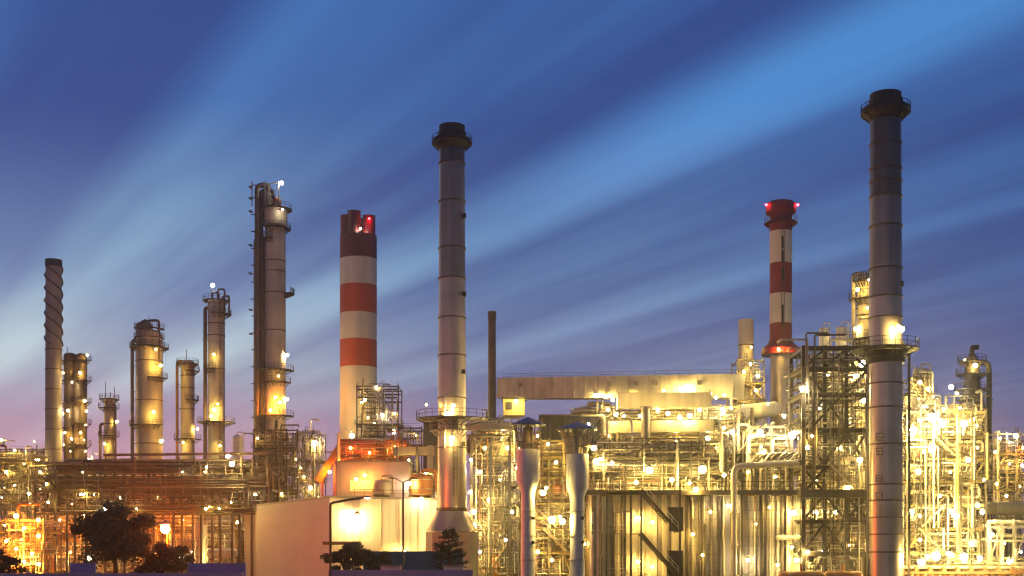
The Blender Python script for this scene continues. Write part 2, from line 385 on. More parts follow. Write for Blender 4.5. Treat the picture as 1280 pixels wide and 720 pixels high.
def rack(label, x0, x1, y0, y1, levels, nb, npipe, mat='graysteel', rr=(.12, .35), pm=PIPEM, name='pipe_rack', lamps=(), truss=None, rail_top=False):
    t = thing(name, label, 'pipe rack', ((x0+x1)/2, (y0+y1)/2, 0)); top = levels[-1]
    for i in range(nb+1):
        x = x0+(x1-x0)*i/nb
        for y in (y0, y1): MB().box(x-.2, x+.2, y-.2, y+.2, 0, top+.3).build('post', mat, t)
        for z in levels: MB().bar((x, y0+.204, z-.2), (x, y1-.204, z-.2), .3, .4).build('beam', mat, t)
        if i % 2 == 0 and i < nb:
            xb = x0+(x1-x0)*(i+1)/nb; MB().bar((x, y0-.03, levels[0]-.4), (xb, y0-.03, top), .16).build('brace', mat, t)
    for z in levels:
        MB().bar((x0, y0-.32, z-.45), (x1, y0-.32, z-.45), .2, .3).build('beam', mat, t)
        for k in range(npipe):
            y = y0+.5+(y1-y0-1)*(k+.5)/npipe; r = rnd.uniform(*rr)
            path = [(x0+rnd.uniform(0, 3), y, z+r+.003), (x1-rnd.uniform(0, 3), y, z+r+.003)]
            if rnd.random() < .4: path = [(path[0][0], y, z-3)]+path
            if rnd.random() < .4: path = path+[(path[-1][0], y, z-3)]
            pipe(t, path, r, rnd.choice(pm))
    if truss:
        za, zb = truss; n = int((x1-x0)/2.2)
        for i in range(n):
            xa = x0+(x1-x0)*i/n; xb = x0+(x1-x0)*(i+1)/n
            MB().bar((xa, y0-.3, za if i % 2 else zb), (xb, y0-.3, zb if i % 2 else za), .14).build('brace', mat, t)
    if rail_top:
        rb = MB(); railing_line(rb, [(x0, y0-.2, top+.3), (x1, y0-.2, top+.3)], 1.2, .07, 2.2); rb.build('railing', mat, t)
    for (px, py, dy, kind) in lamps:
        yy = y0-dy; x = X(px, yy); z = Z(py, yy); lamp(t, (x, yy, z), kind, .28, to=(x, y0-.3, z+.45))
    return t
def panel_wall(root, x0, x1, y, z0, z1, pitch=.6, depth=.22, mat='ducts', name='fin_panel'):
    n = max(2, int((x1-x0)/pitch)); vs = []; mb = MB(); P = []
    for i in range(n):
        a = x0+(x1-x0)*i/n; w = (x1-x0)/n
        P += [(a, y), (a+w*.45, y), (a+w*.55, y-depth), (a+w*.95, y-depth)]
    P.append((x1, y)); k = len(P)
    vs = [(p[0], p[1], z) for z in (z0, z1) for p in P]+[(x0, y+.4, z0), (x1, y+.4, z0), (x0, y+.4, z1), (x1, y+.4, z1)]
    fs = [(i, i+1, k+i+1, k+i) for i in range(k-1)]+[(2*k, 2*k+2, 2*k+3, 2*k+1)]
    fs += [tuple([2*k+1]+[i for i in range(k-1, -1, -1)]+[2*k])[::-1], tuple([2*k+3]+[k+i for i in range(k-1, -1, -1)]+[2*k+2])]
    return mb.add(vs, fs).build(name, mat, root)

# ------------------------------------------------------------------ setting
def struct(name, mb, mat):
    o = mb.build(name, mat); o['kind'] = 'structure'; return o
def ground_mat():
    m, nt, out = new_mat('yard_ground'); N = nt.nodes.new; L = nt.links.new
    b = N('ShaderNodeBsdfPrincipled'); L(b.outputs[0], out.inputs[0]); tc = N('ShaderNodeTexCoord')
    n = N('ShaderNodeTexNoise'); n.inputs['Scale'].default_value = .12; n.inputs['Detail'].default_value = 8; L(tc.outputs['Object'], n.inputs['Vector'])
    r = N('ShaderNodeValToRGB'); r.color_ramp.elements[0].color = (.05, .045, .04, 1); r.color_ramp.elements[1].color = (.14, .12, .09, 1)
    L(n.outputs['Fac'], r.inputs[0]); L(r.outputs[0], b.inputs['Base Color']); b.inputs['Roughness'].default_value = .85
    return m
M['ground'] = ground_mat()
M['asphalt'] = paint('asphalt', (.055, .052, .05), .8, 0, .25, 1.0, .2)
struct('ground', MB().add([(-700,-40,0),(700,-40,0),(700,950,0),(-700,950,0)], [(0,1,2,3)]), 'ground')
struct('road', MB().add([(-300,60,.004),(300,60,.004),(300,84,.004),(-300,84,.004)], [(0,1,2,3)]), 'asphalt')
# ------------------------------------------------------------------ far left: fractionating columns
Yl = 300.0
t, cx, r, zt = tower('chimney', 'slender tan chimney with spiral fins round its upper third, leftmost stack', 'chimney', 57, 77, 327, Yl, 'concrete', rings=(437, 462, 487, 512, 537, 562), flat=True, prof=[(2.1, 0), (1.95, Z(560, Yl)), (1.85, Z(333, Yl)), (1.8, Z(327, Yl))])
MB().lathe(cx, Yl, [(1.82, Z(334, Yl)), (2.0, Z(333.5, Yl)), (2.0, Z(325, Yl)), (1.7, Z(325, Yl)), (1.7, Z(330, Yl))], 28).build('cap', 'soot', t)
for k in range(3):
    P = []
    for i in range(70):
        a = k*2.094+i*.19; z = Z(334, Yl)-i*(Z(334, Yl)-Z(432, Yl))/69; P.append((cx+(r+.12)*math.cos(a), Yl+(r+.12)*math.sin(a), z))
    MB().tube(P, .2, 6).build('spiral_fin', 'brownsteel', t)
t, cx, r, zt = tower('distillation_column', 'dark brown pair of clad columns dotted with small lamps behind the tan chimney', 'column', 80, 95, 441, 304, 'brownsteel', plats=[(452, 1.0, 0, 360), (476, 1, 180, 360), (505, 1, 180, 360), (535, 1, 180, 360), (560, 1, 180, 360)],
    lamps=[(79, 466, 'na2'), (79, 517, 'na2'), (85, 513, 'na'), (81, 541, 'na2'), (80, 556, 'na2'), (89, 548, 'na'), (88, 564, 'na2')], masts=[(84, 434, 445)])
x2 = X(101, 303); MB().lathe(x2, 303, [(1.5, 0), (1.5, Z(448, 303)), (1.0, Z(443, 303)), (.1, Z(441, 303))], 24).build('twin_shell', 'brownsteel', t)
for py in (450, 476, 503, 530, 556): ring_platform(t, x2, 303, Z(py, 303), 1.5, 2.5, R(200), R(380))
for px, py, kd in ((109, 444, 'na2'), (100, 466, 'na'), (90, 478, 'na'), (106, 501, 'na'), (108, 514, 'na2'), (107, 531, 'na2'), (105, 550, 'na'), (90, 549, 'na'), (107, 564, 'na2'), (101, 541, 'na2')):
    lamp(t, (X(px, 300), 300, Z(py, 300)), kd, .28, to=(x2, 301.6, Z(py, 300)+.5))
tower('distillation_column', 'short thin tan column with two masts, between the dark pair and the wide column', 'column', 130, 143, 497, 298, 'cream', rings=(512, 530, 548), plats=[(499, 1.1, 0, 360), (510, 1.3, 180, 360), (545, 1.3, 150, 360)],
    lamps=[(146, 527, 'na2'), (131, 555, 'na2'), (145, 545, 'na2')], masts=[(132, 478, 510), (143, 484, 512), (138, 490, 500)], pipes=[(126, 530, .35, 'brownsteel'), (145, 506, .25, 'brownsteel')])
t, cx, r, zt = tower('distillation_column', 'wide pale column with dark crown of pipes and two bright lamps on its right', 'column', 170, 203, 412, 292, 'cream', rings=(452, 501, 555), plats=[(435, 1.4, 0, 360), (532, 1.5, 150, 330), (473, 1.3, 280, 360)],
    lamps=[(201, 457, 'nb'), (192, 515, 'nb'), (203, 551, 'na'), (195, 437, 'na2')], pipes=[(166, 425, .42, 'graysteel')], lad=176, masts=[(186, 396, 415)])
MB().lathe(cx-.6, 291, [(1.7, Z(414, 292)), (1.7, Z(407, 292)), (.9, Z(402, 292)), (.1, Z(400, 292))], 18).build('top_vessel', 'brownsteel', t)
pipe(t, [(cx, 291, zt-.3), (cx, 291, zt+2), (cx+2.6, 291, zt+2), (cx+2.6, 290.5, zt-8)], .3, 'brownsteel')
pipe(t, [(cx+.8, 290.5, zt-.4), (cx+.8, 290.5, zt+1.2), (cx-2.5, 290.5, zt+1.2), (cx-2.5, 290.5, zt-5)], .25, 'graysteel')
for k, z in enumerate((zt-4, zt-2, zt+.2)): ring_platform(t, cx, 292, z, 2.0, 3.5, R(150), R(390), brackets=False)
tower('distillation_column', 'narrow tan column with dark top and tall riser pipe on its left', 'column', 226, 243, 450, 296, 'cream', rings=(470, 485, 512), plats=[(455, 1.0, 0, 360), (464, 1.2, 270, 370), (549, 1.6, 160, 380), (500, 1.0, 270, 400)],
    lamps=[(247, 536, 'na'), (229, 553, 'na2')], pipes=[(222, 452, .35, 'rust')], masts=[(233, 437, 452)])
t, cx, r, zt = tower('distillation_column', 'tall pale column with a white lamp on its mast, right of the narrow tan one', 'column', 260, 281, 374, 290, 'pale', rings=(405, 420, 462), plats=[(393, 1.5, 260, 400), (376, 1.2, 0, 360), (528, 2.4, 0, 360), (462, 1.0, 170, 280)],
    lamps=[(267, 443, 'nb'), (268, 512, 'nb'), (272, 505, 'na'), (264, 520, 'na'), (275, 557, 'na')], pipes=[(257, 385, .45, 'brownsteel')], masts=[(265, 357, 378)], lad=276)
lamp(t, (X(266, 290), 290, Z(357, 290)), 'wh', .42)
for (a, b, c) in ((.5, -.8, 2.2), (-.9, -.6, 1.4), (1.3, .3, .8)): pipe(t, [(cx+a, 290+b, zt-1), (cx+a, 290+b, zt+c), (cx+a+1.6, 290+b, zt+c), (cx+a+1.6, 290+b, zt-4)], .22, 'brownsteel')
# the tallest column
Yt = 285.0
t, cx, r, zt = tower('distillation_column', 'tallest grey-tan column with dark riser bundle, glowing orange near its foot', 'column', 331, 357, 262, Yt, 'cream', rings=(327, 340, 367, 414, 479), plats=[(286, 1.2, 230, 400), (262, 1.5, 0, 360), (367, 2.0, 330, 380), (463, 1.9, 200, 380), (478, 1.2, 180, 380), (520, 1.9, 150, 380), (300, .9, 180, 270)],
    lamps=[(353, 262, 'wh'), (359, 444, 'nb'), (344, 497, 'or'), (350, 503, 'or'), (359, 499, 'na'), (338, 513, 'or'), (348, 470, 'na2')])
MB().lathe(cx, Yt, [(r+.35, Z(283, Yt)), (r+.4, Z(282, Yt)), (r+.4, Z(263, Yt)), (r*.9, Z(262, Yt))], 28).build('top_collar', 'cream', t)
for k, (px, pt, rr, m) in enumerate(((321, 234, .62, 'brownsteel'), (326, 240, .5, 'soot'), (318, 300, .3, 'graysteel'), (329, 300, .35, 'soot'))):
    x = X(px, Yt-2); pipe(t, [(x, Yt-1.5, 0), (x, Yt-1.5, Z(pt, Yt)), (x+2.6, Yt-1.5, Z(pt, Yt)), (x+2.6, Yt-1.5, Z(pt, Yt)-2)], rr, m, 'riser', n=12)
for py in range(250, 560, 21): MB().bar((X(316, Yt), Yt-2, Z(py, Yt)), (X(334, Yt), Yt-1.4, Z(py, Yt)), .2).build('pipe_support', 'darksteel', t)
MB().lathe(X(336, Yt), Yt-1, [(1.5, Z(262, Yt)), (1.5, Z(246, Yt)), (.8, Z(240, Yt)), (.1, Z(239, Yt))], 18).build('top_vessel', 'brownsteel', t)
MB().lathe(X(347, Yt), Yt-1, [(1.1, Z(262, Yt)), (1.1, Z(252, Yt)), (.5, Z(248, Yt)), (.1, Z(247, Yt))], 16).build('top_vessel', 'rust', t)
f_ = MB(); 
for px in (318, 334, 351): f_.bar((X(px, Yt), Yt-2.6, Z(262, Yt)), (X(px, Yt), Yt-2.6, Z(231, Yt)), .22)
f_.bar((X(318, Yt), Yt-2.6, Z(236, Yt)), (X(351, Yt), Yt-2.6, Z(233, Yt)), .2); f_.bar((X(334, Yt), Yt-2.6, Z(262, Yt)), (X(351, Yt), Yt-2.6, Z(236, Yt)), .15)
f_.build('davit', 'graysteel', t); lamp(t, (X(352, 282), 282, Z(229, 282)), 'wh', .42)
for py in (238, 252, 268, 310, 345, 390, 420): MB().box(X(314, Yt), X(318, Yt), Yt-3, Yt-1.4, Z(py, Yt), Z(py, Yt)+.15).build('landing', 'darksteel', t)

# structures around the foot of the columns
M['mixdark'] = M['darksteel']
frame('process_frame', 'dark crowded steel frame at the foot of the tallest column', 'steel frame', X(317, 270), X(372, 270), 270, 278, [Z(612, 270), Z(585, 270), Z(560, 270)], Z(536, 270), 4, 1, 'darksteel', braces=[(0, 0, 'x'), (2, 1, 'x'), (3, 2, '/'), (0, 3, '/')], pipes=13, prange=(.12, .5), risers=8,
      lamps=[(330, 600, 2, 'na'), (322, 548, 2, 'na2'), (352, 617, 2, 'na'), (370, 574, 2, 'na2')], mats=['darksteel', 'brownsteel', 'graysteel', 'galv'])
frame('process_frame', 'low yellow-lit frame between the tallest column and the white box building', 'steel frame', X(374, 262), X(400, 262), 262, 270, [Z(625, 262), Z(600, 262), Z(575, 262)], Z(538, 262), 3, 1, 'graysteel', braces=[(0, 2, 'x'), (1, 1, '/'), (2, 0, 'x'), (1, 3, '/')], pipes=8, risers=6,
      lamps=[(394, 554, 2, 'nx'), (380, 596, 2, 'na'), (388, 610, 2, 'nb'), (376, 585, 1, 'na'), (398, 622, 3, 'na')])
rack('long dark elevated pipe rack crossing in front of the left columns', X(50, 228), X(338, 225), 226, 232, [Z(640, 228), Z(612, 228), Z(590, 228)], 12, 5, 'darksteel', (.2, .5), ['darksteel', 'brownsteel', 'soot', 'graysteel'], truss=(Z(638, 226), Z(616, 226)), rail_top=True,
     lamps=[(50, 590, 1, 'na'), (58, 605, 1, 'na'), (150, 600, 1, 'na2'), (197, 622, 1, 'na2'), (228, 590, 1, 'na'), (262, 633, 1, 'na2'), (290, 580, 4, 'nx')])
# dark cladding boards along the rack
tr = [o for o in bpy.data.objects if o.get('category') == 'pipe rack'][-1]
for i in (0, 1, 2, 4, 5, 7):
    a = X(56, 225)+i*(X(335, 225)-X(56, 225))/8; MB().box(a+.05, a+(X(335, 225)-X(56, 225))/8-.05, 225.1, 225.3, Z(613, 225), Z(595, 225)).build('side_board', 'soot', tr)
jungle(tr, X(54, 224), X(335, 224), 224.0, 224.9, Z(640, 225), Z(580, 225), 46, .05, .16, ['darksteel', 'soot', 'soot', 'brownsteel', 'darksteel', 'graysteel'], (3, 6), 'conduit', 6)
jungle(tr, X(54, 228), X(335, 228), 226.5, 231, Z(590, 228), Z(574, 228), 40, .06, .3, ['darksteel', 'brownsteel', 'soot', 'graysteel'], (3, 6), 'header', 7)
for k in range(13): px = rnd.uniform(58, 332); lamp(tr, (X(px, 223.4), 223.4, Z(rnd.choice((584, 590, 618, 628, 636)), 223.4)), rnd.choice(('na2', 'na2', 'na')), .24, to=(X(px, 223.4), 224.9, Z(614, 223.4)))
MB().bar((X(128, 224), 224.6, Z(569, 225)), (X(334, 224), 224.6, Z(567, 225)), .5, .45).build('upper_beam', 'brownsteel', tr)
for px in (130, 167, 222, 242, 257, 300, 314, 332): MB().box(X(px, 224)-.12, X(px, 224)+.12, 224.8, 225.05, Z(594, 225), Z(571, 225)).build('upright', 'brownsteel', tr)
frame('process_frame', 'low lit equipment frame seen under the dark pipe rack', 'steel frame', X(62, 250), X(300, 250), 245, 256, [Z(662, 245)], Z(640, 245), 12, 1, 'brownsteel', braces=[(1, 0, 'x'), (5, 0, '/'), (9, 0, 'x')], pipes=26, risers=8, equip=2, desc='the low frame under the dark rack', prange=(.1, .4),
      lamps=[(75, 650, 3, 'or'), (118, 655, 3, 'rb'), (60, 690, 3, 'or'), (88, 690, 8, 'or'), (112, 698, 10, 'nx'), (250, 655, 3, 'na'), (297, 653, 5, 'nb'), (270, 696, 8, 'nx'), (240, 690, 6, 'na'), (150, 622, 4, 'na2'), (180, 690, 3, 'or'), (258, 672, 3, 'na'), (225, 697, 6, 'na'), (68, 668, 3, 'or'), (95, 668, 3, 'or'), (105, 645, 3, 'or'), (185, 668, 3, 'or'), (228, 650, 3, 'or'), (245, 700, 5, 'na'), (285, 690, 6, 'nb'), (290, 672, 4, 'na')],  # includes extra orange lamps, added to deepen the orange light here
      mats=['alu', 'pale', 'galv', 'rust', 'brownsteel', 'white'])
frame('process_frame', 'yellow-lit two-bay frame at the far left edge', 'steel frame', X(-12, 262), X(44, 262), 260, 270, [Z(625, 262), Z(598, 262), Z(578, 262)], Z(566, 262), 4, 1, 'yellowsteel', braces=[(0, 1, 'x'), (2, 0, '/'), (3, 2, 'x')], pipes=12, risers=6, equip=3, desc='the far left frame', prange=(.1, .4),
      lamps=[(18, 563, 2, 'na'), (43, 552, 2, 'na'), (18, 607, 3, 'na'), (36, 617, 3, 'nb'), (2, 622, 3, 'na'), (2, 550, 2, 'na2'), (30, 580, 2, 'na'), (8, 590, 2, 'na'), (48, 575, 2, 'na2')])
frame('process_frame', 'orange-lit stack of slatted decks at the bottom left corner', 'air cooler', X(-8, 200), X(54, 200), 200, 208, [Z(712, 200)+4, Z(690, 200), Z(664, 200)], Z(648, 200), 4, 1, 'yellowsteel', braces=[(1, 1, '/'), (3, 2, 'x')], pipes=10, risers=4, prange=(.08, .3),
      lamps=[(20, 645, 2, 'or'), (48, 650, 2, 'or'), (6, 657, 2, 'na'), (20, 686, 2, 'or'), (40, 692, 2, 'na'), (48, 670, 2, 'or'), (8, 676, 2, 'or'), (30, 702, 2, 'or'), (30, 660, 1, 'or'), (15, 702, 1, 'or'), (48, 705, 1, 'or'), (25, 674, -2, 'or'), (45, 684, -2, 'or')], mats=['orange', 'yellowsteel', 'pale', 'rust'])  # orange lamps multiplied beyond the first few to make the decks glow stronger
vtank('white lit upright tank beneath the right end of the dark rack', X(250, 238), 238, 0, Z(655, 238), 1.1, 'white')
drum('white lit horizontal drum low beneath the dark rack, near the box building', X(278, 236), 236, Z(692, 236), 5, .9, 'white')
drum('cream lit horizontal drum low beneath the dark rack, left of the white drum', X(233, 236), 236, Z(680, 236), 3, .8, 'cream')
vtank('rusty upright tank beneath the middle of the dark rack', X(183, 238), 238, 0, Z(648, 238), 1.2, 'rust')
drum('orange horizontal drum low beneath the left end of the dark rack', X(82, 236), 236, Z(672, 236), 4, 1.0, 'orange')
vtank('white upright vessel standing in for a bright flare behind the long dark rack', X(297, 255), 255, Z(585, 255), 6.8, 1.0, 'white', legs=True)  # vessel put in where a bright white flare shines
# ------------------------------------------------------------------ red and white chimneys
Yc = 290.0; cx = X(448, Yc); r = 23*Yc/F
t = thing('striped_chimney', 'broad red and white banded chimney crowned by short flues', 'chimney', (cx, Yc, 0))
zs = [Z(p, Yc) for p in (700, 460, 426, 393, 358, 325, 296)]
for a, b, m, n in zip(zs[:-1], zs[1:], ('cwhite', 'red', 'cwhite', 'red', 'cwhite', 'maroon'), ('lower_shell', 'red_band', 'white_band', 'red_band', 'white_band', 'sooty_red_band')):
    MB().lathe(cx, Yc, [(r, max(0, a)), (r, b)], 48, cap=(m == 'maroon')).build(n, m, t)
for dx, dy, h, rr, m in ((-2.7, -1.2, 1.0, 1.35, 'maroon'), (-.7, -2.4, 1.15, 1.55, 'maroon'), (2.6, -1.0, 1.0, 1.5, 'deepred'), (.4, 2.2, 1.0, 1.5, 'maroon')):
    z = zs[-1]; MB().lathe(cx+dx, Yc+dy, [(rr, z), (rr, z+4.6*h), (rr-.25, z+4.6*h), (rr-.25, z+2)], 22).build('flue', m, t)
lamp(t, (cx+2.9, Yc-3.2, zs[-1]+3.4), 'rd', .26, to=(cx+2.9, Yc-2.3, zs[-1]+3.6), name='warning_light'); lamp(t, (cx+1.0, Yc-4.1, zs[-1]+.8), 'wh', .18, to=(cx+1, Yc-3.9, zs[-1]+.2))
Yd = 230.0; cx = X(976, Yd); r = 13.8*Yd/F
t = thing('striped_chimney', 'slender crimson and white banded chimney with gallery near the top and flared skirt', 'chimney', (cx, Yd, 0))
zs = [Z(p, Yd) for p in (405, 368, 330, 290, 258)]
for a, b, m, n in zip(zs[:-1], zs[1:], ('cwhite', 'deepred', 'cwhite', 'deepred'), ('white_band', 'red_band', 'white_band', 'red_band')):
    MB().lathe(cx, Yd, [(r, a), (r, b)], 36, cap=False).build(n, m, t)
MB().lathe(cx, Yd, [(r*1.75, Z(444, Yd)), (r*1.7, Z(436, Yd)), (r*1.2, Z(430, Yd)), (r, Z(424, Yd)), (r, zs[0])], 36, cap=False).build('flared_skirt', 'deepred', t)
MB().lathe(cx, Yd, [(r*.95, 0), (r*.95, Z(445, Yd)), (r*1.72, Z(444.2, Yd))], 36).build('lower_shell', 'steelstack', t)
MB().lathe(cx, Yd, [(r*1.02, Z(270, Yd)), (r*1.35, Z(266, Yd)), (r*1.35, Z(256, Yd)), (r*1.1, Z(253, Yd)), (r*.8, Z(253, Yd)), (r*.8, Z(260, Yd))], 30).build('top_collar', 'deepred', t)
ring_platform(t, cx, Yd, Z(279, Yd), r, r+1.0, mat='maroon')
for a in (200, 340): lamp(t, (cx+(r*1.5)*math.cos(R(a)), Yd+(r*1.5)*math.sin(R(a)), Z(258, Yd)), 'rd', .22, to=(cx, Yd, Z(257, Yd)), name='warning_light')
for px in (973, 987): lamp(t, (X(px, 226), Yd-r*1.75-.6, Z(437, 226)), 'na2', .26, to=(X(px, 226), Yd-r*1.4, Z(434, 226)))
for py in (305, 322, 345, 390, 400): MB().box(cx-.25, cx+.05, Yd-r-.12, Yd-r+.1, Z(py+9, Yd), Z(py-6, Yd)).build('conduit', 'soot', t)
ladder(t, cx-.1, Yd-r-.25, Z(430, Yd), Z(281, Yd), cage=False, mat='brownsteel')
tower('chimney', 'short plain tan chimney left of the crimson and white one', 'chimney', 923, 942, 400, 236, 'cwhite', rings=(432,), flat=True, lamps=[(939, 434, 'nb')])
frame('steel_tower', 'yellow-lit frame tower under the short tan chimney', 'steel frame', X(922, 222), X(955, 222), 222, 228, [Z(520, 222), Z(500, 222), Z(478, 222)], Z(448, 222), 2, 1, 'yellowsteel', braces=[(0, 3, 'x'), (1, 2, 'x'), (0, 1, '/')], pipes=4, risers=4, lamps=[(938, 455, 3, 'nb'), (930, 465, 3, 'na'), (947, 470, 3, 'nb'), (945, 488, 2, 'na'), (930, 508, 3, 'nb')])
# ------------------------------------------------------------------ plain steel chimneys
def steel_chimney(label, Y, pxc, w0, w1, pytop, pycol, rings, base_px=None, ports=()):
    cx = X(pxc, Y); r0 = w0/2*Y/F; r1 = w1/2*Y/F; zt = Z(pytop, Y); t = thing('chimney', label, 'chimney', (cx, Y, 0))
    zb = Z(637, Y) if base_px else 0
    cuts = [zb]+sorted(Z(p, Y) for p in rings)+[zt-.5]
    for a, b in zip(cuts[:-1], cuts[1:]):
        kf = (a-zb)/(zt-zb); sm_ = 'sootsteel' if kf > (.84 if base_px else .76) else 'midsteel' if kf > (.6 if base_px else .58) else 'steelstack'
        k0 = (a-zb)/(zt-zb); k1 = (b-zb)/(zt-zb)
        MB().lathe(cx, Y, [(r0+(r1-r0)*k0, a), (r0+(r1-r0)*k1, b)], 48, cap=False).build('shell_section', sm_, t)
    for p in rings: z = Z(p, Y); k = (z-zb)/(zt-zb); MB().annulus(cx, Y, z-.09, z+.09, (r0+(r1-r0)*k)*.99, r0+(r1-r0)*k+.13, n=40).build('flange_ring', 'brownsteel', t)
    rc = r1*1.3; z1 = Z(pycol, Y)
    MB().lathe(cx, Y, [(r1*.98, z1-.6), (r1*1.12, z1), (r1*1.12, z1+1.6), (r1*1.03, z1+1.62), (r1*1.03, zt), (r1*.85, zt), (r1*.85, zt-1.5)], 40).build('top_collar', 'soot', t)
    ring_platform(t, cx, Y, z1+.1, r1*1.1, r1+1.15, mat='soot', h=.9)
    MB().lathe(cx, Y, [(r1*1.0, z1-.9), (r1+.75, z1-.35), (r1+.95, z1+.1), (r1+.95, z1+.55), (r1*1.1, z1+.6)], 40, cap=False).build('collar_skirt', 'soot', t)
    for px, py in ports:
        MB().lathe(X(px, Y-r0-.0), Y-r0*.75, [(.02, Z(py, Y)-.2), (.22, Z(py, Y)-.2), (.22, Z(py, Y)+.25), (.02, Z(py, Y)+.25)], 10).build('sample_port', 'soot', t)
    if base_px:
        MB().lathe(cx, Y, [(r0*1.75, Z(664, Y)), (r0*1.7, Z(662, Y)), (r0, zb)], 40).build('conical_base', 'steelstack', t)
        MB().lathe(cx, Y, [(r0*1.8, 0), (r0*1.8, Z(665, Y))], 8).build('plinth', 'concrete', t)
        MB().annulus(cx, Y, zb-.25, zb+.25, r0*.99, r0+.2, n=40).build('flange_ring', 'brownsteel', t)
    return t, cx, r0, r1
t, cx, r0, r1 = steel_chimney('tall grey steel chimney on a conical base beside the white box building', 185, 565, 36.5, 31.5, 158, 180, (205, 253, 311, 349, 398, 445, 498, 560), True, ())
for px, py in ((581, 270), (581, 368), (580, 465), (580, 555)): MB().box(X(px, 184)-.25, X(px, 184)+.2, 183.4, 184.2, Z(py, 184)-.3, Z(py, 184)+.3).build('sample_port', 'soot', t)
ring_platform(t, cx, 185, Z(524, 185), r0, r0+3.2, R(150), R(390), 'darksteel')
ring_platform(t, cx, 185, Z(538, 185), r0, r0+1.2, R(160), R(330), 'graysteel')
for px, py in ((567, 507), (565, 548), (560, 518)): lamp(t, (X(px, 181.2), 181.2, Z(py, 181.2)), 'nb', .34, to=(X(px, 181), 182.9, Z(py, 181)+.6))
lamp(t, (X(533, 184), 184, Z(506, 184)), 'na2', .24, to=(X(533, 184), 184, Z(523, 184)))
ladder(t, cx+.6, 185-r0-.3, Z(620, 185), Z(525, 185))
pipe(t, [(X(556, 182), 182, Z(560, 182)), (X(556, 182), 182, Z(496, 182)), (X(560, 182), 183.2, Z(490, 182))], .16, 'galv')
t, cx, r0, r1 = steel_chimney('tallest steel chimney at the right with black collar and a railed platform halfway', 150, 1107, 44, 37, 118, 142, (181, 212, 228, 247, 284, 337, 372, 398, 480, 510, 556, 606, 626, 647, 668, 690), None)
ring_platform(t, cx, 150, Z(437, 150), r0, r0+1.8, mat='soot')
ring_platform(t, cx, 150, Z(446, 150), r0, r0+.5, mat='soot', brackets=False)
MB().lathe(cx, 150, [(r0*1.0, Z(455, 150)), (r0*1.06, Z(454, 150)), (r0*1.06, Z(440, 150)), (r0, Z(439, 150))], 40).build('band', 'soot', t)
for px, py in ((1099, 546), (1099, 564), (1099, 598), (1099, 620)):
    mb = MB(); y = 150-r0-.1; x = X(px, y)
    mb.box(x-.32, x+.32, y, y+.35, Z(py, y)-.42, Z(py, y)-.32); mb.box(x-.32, x+.32, y, y+.35, Z(py, y)-.05, Z(py, y)+.05); mb.box(x-.32, x+.32, y, y+.35, Z(py, y)+.32, Z(py, y)+.42)
    mb.box(x-.42, x-.324, y, y+.35, Z(py, y)-.42, Z(py, y)+.42); mb.box(x+.324, x+.42, y, y+.35, Z(py, y)-.42, Z(py, y)+.42); mb.build('inspection_hatch', 'graysteel', t)
for px, py in ((1126, 355), (1127, 430)): MB().box(X(px, 149)-.2, X(px, 149)+.25, 148.7, 149.5, Z(py, 149)-.3, Z(py, 149)+.3).build('sample_port', 'soot', t)
for px, py, k in ((1127, 412, 'nb'), (1123, 408, 'na')): lamp(t, (X(px, 147), 147, Z(py, 147)), k, .28, to=(cx+1.5, 148.6, Z(py, 147)+.4))
MB().box(cx+r0+.5, cx+r0+.75, 149.6, 149.9, 0, Z(442, 150)).build('platform_post', 'darksteel', t)
pipe(t, [(X(1084, 150), 150-.3, 0), (X(1084, 150), 149.7, Z(462, 150))], .12, 'graysteel')
t2 = steel_chimney('thin dark brown chimney standing right of the tall grey one', 262, 615, 11, 9.5, 391, 399, (440, 478), None)
for o in list(t2[0].children):
    if o.name.startswith('collar_skirt'): bpy.data.objects.remove(o); continue
    o.data.materials.clear(); o.data.materials.append(M['brownsteel'])
    if o.name.startswith('platform'):
        for c in list(o.children): bpy.data.objects.remove(c)
        bpy.data.objects.remove(o)
# ------------------------------------------------------------------ white box building
A = Vector((X(412, 190), 190, 0)); u = Vector((-.467, .884, 0)); v = Vector((.884, .467, 0)); H = Z(622.5, 190)
LN, RN = 47.5, 22.0
b = thing('box_building', 'large windowless pale box building with one corner towards us', 'building', tuple(A))
def wall(p, d, L, name):
    mb = MB(); n = Vector((d.y, -d.x, 0)); n = n if n.y < 0 else -n; k = int(L/1.2)
    for i in range(k):
        a = p+d*(L*i/k+.02); c = p+d*(L*(i+1)/k-.02); e = .0
        q = [a, c, c-n*.25, a-n*.25]
        mb.add([tuple(w) for w in q]+[tuple(w+Vector((0,0,H))) for w in q], [(0,1,5,4),(1,2,6,5),(2,3,7,6),(3,0,4,7),(4,5,6,7)])
    for z in (3.3, 6.6, 9.9): c0 = p+n*.252; c1 = p+d*L+n*.252; mb.bar((c0.x, c0.y, z), (c1.x, c1.y, z), .04, .06)
    return mb.build(name, 'clad', b)
wall(A, u, LN, 'wall'); wall(A, v, RN, 'wall'); wall(A+u*LN, v, RN, 'wall'); wall(A+v*RN, u, LN, 'wall')
q = [A+Vector((-.0, -.12, 0)), A+v*RN, A+v*RN+u*LN, A+u*LN]; o_ = (u+v)*.26
MB().add([tuple(w+Vector((0,0,H+.003))) for w in q]+[tuple(w+Vector((0,0,H+.35))) for w in q], [(0,3,2,1),(4,5,6,7),(0,1,5,4),(1,2,6,5),(2,3,7,6),(3,0,4,7)]).build('roof', 'graysteel', b)
rb = MB(); railing_line(rb, [A+v*4+Vector((0,.2,H+.35)), A+v*RN+Vector((0,.2,H+.35))], 1.1, .08, 1.5); rb.build('roof_railing', 'brownsteel', b)
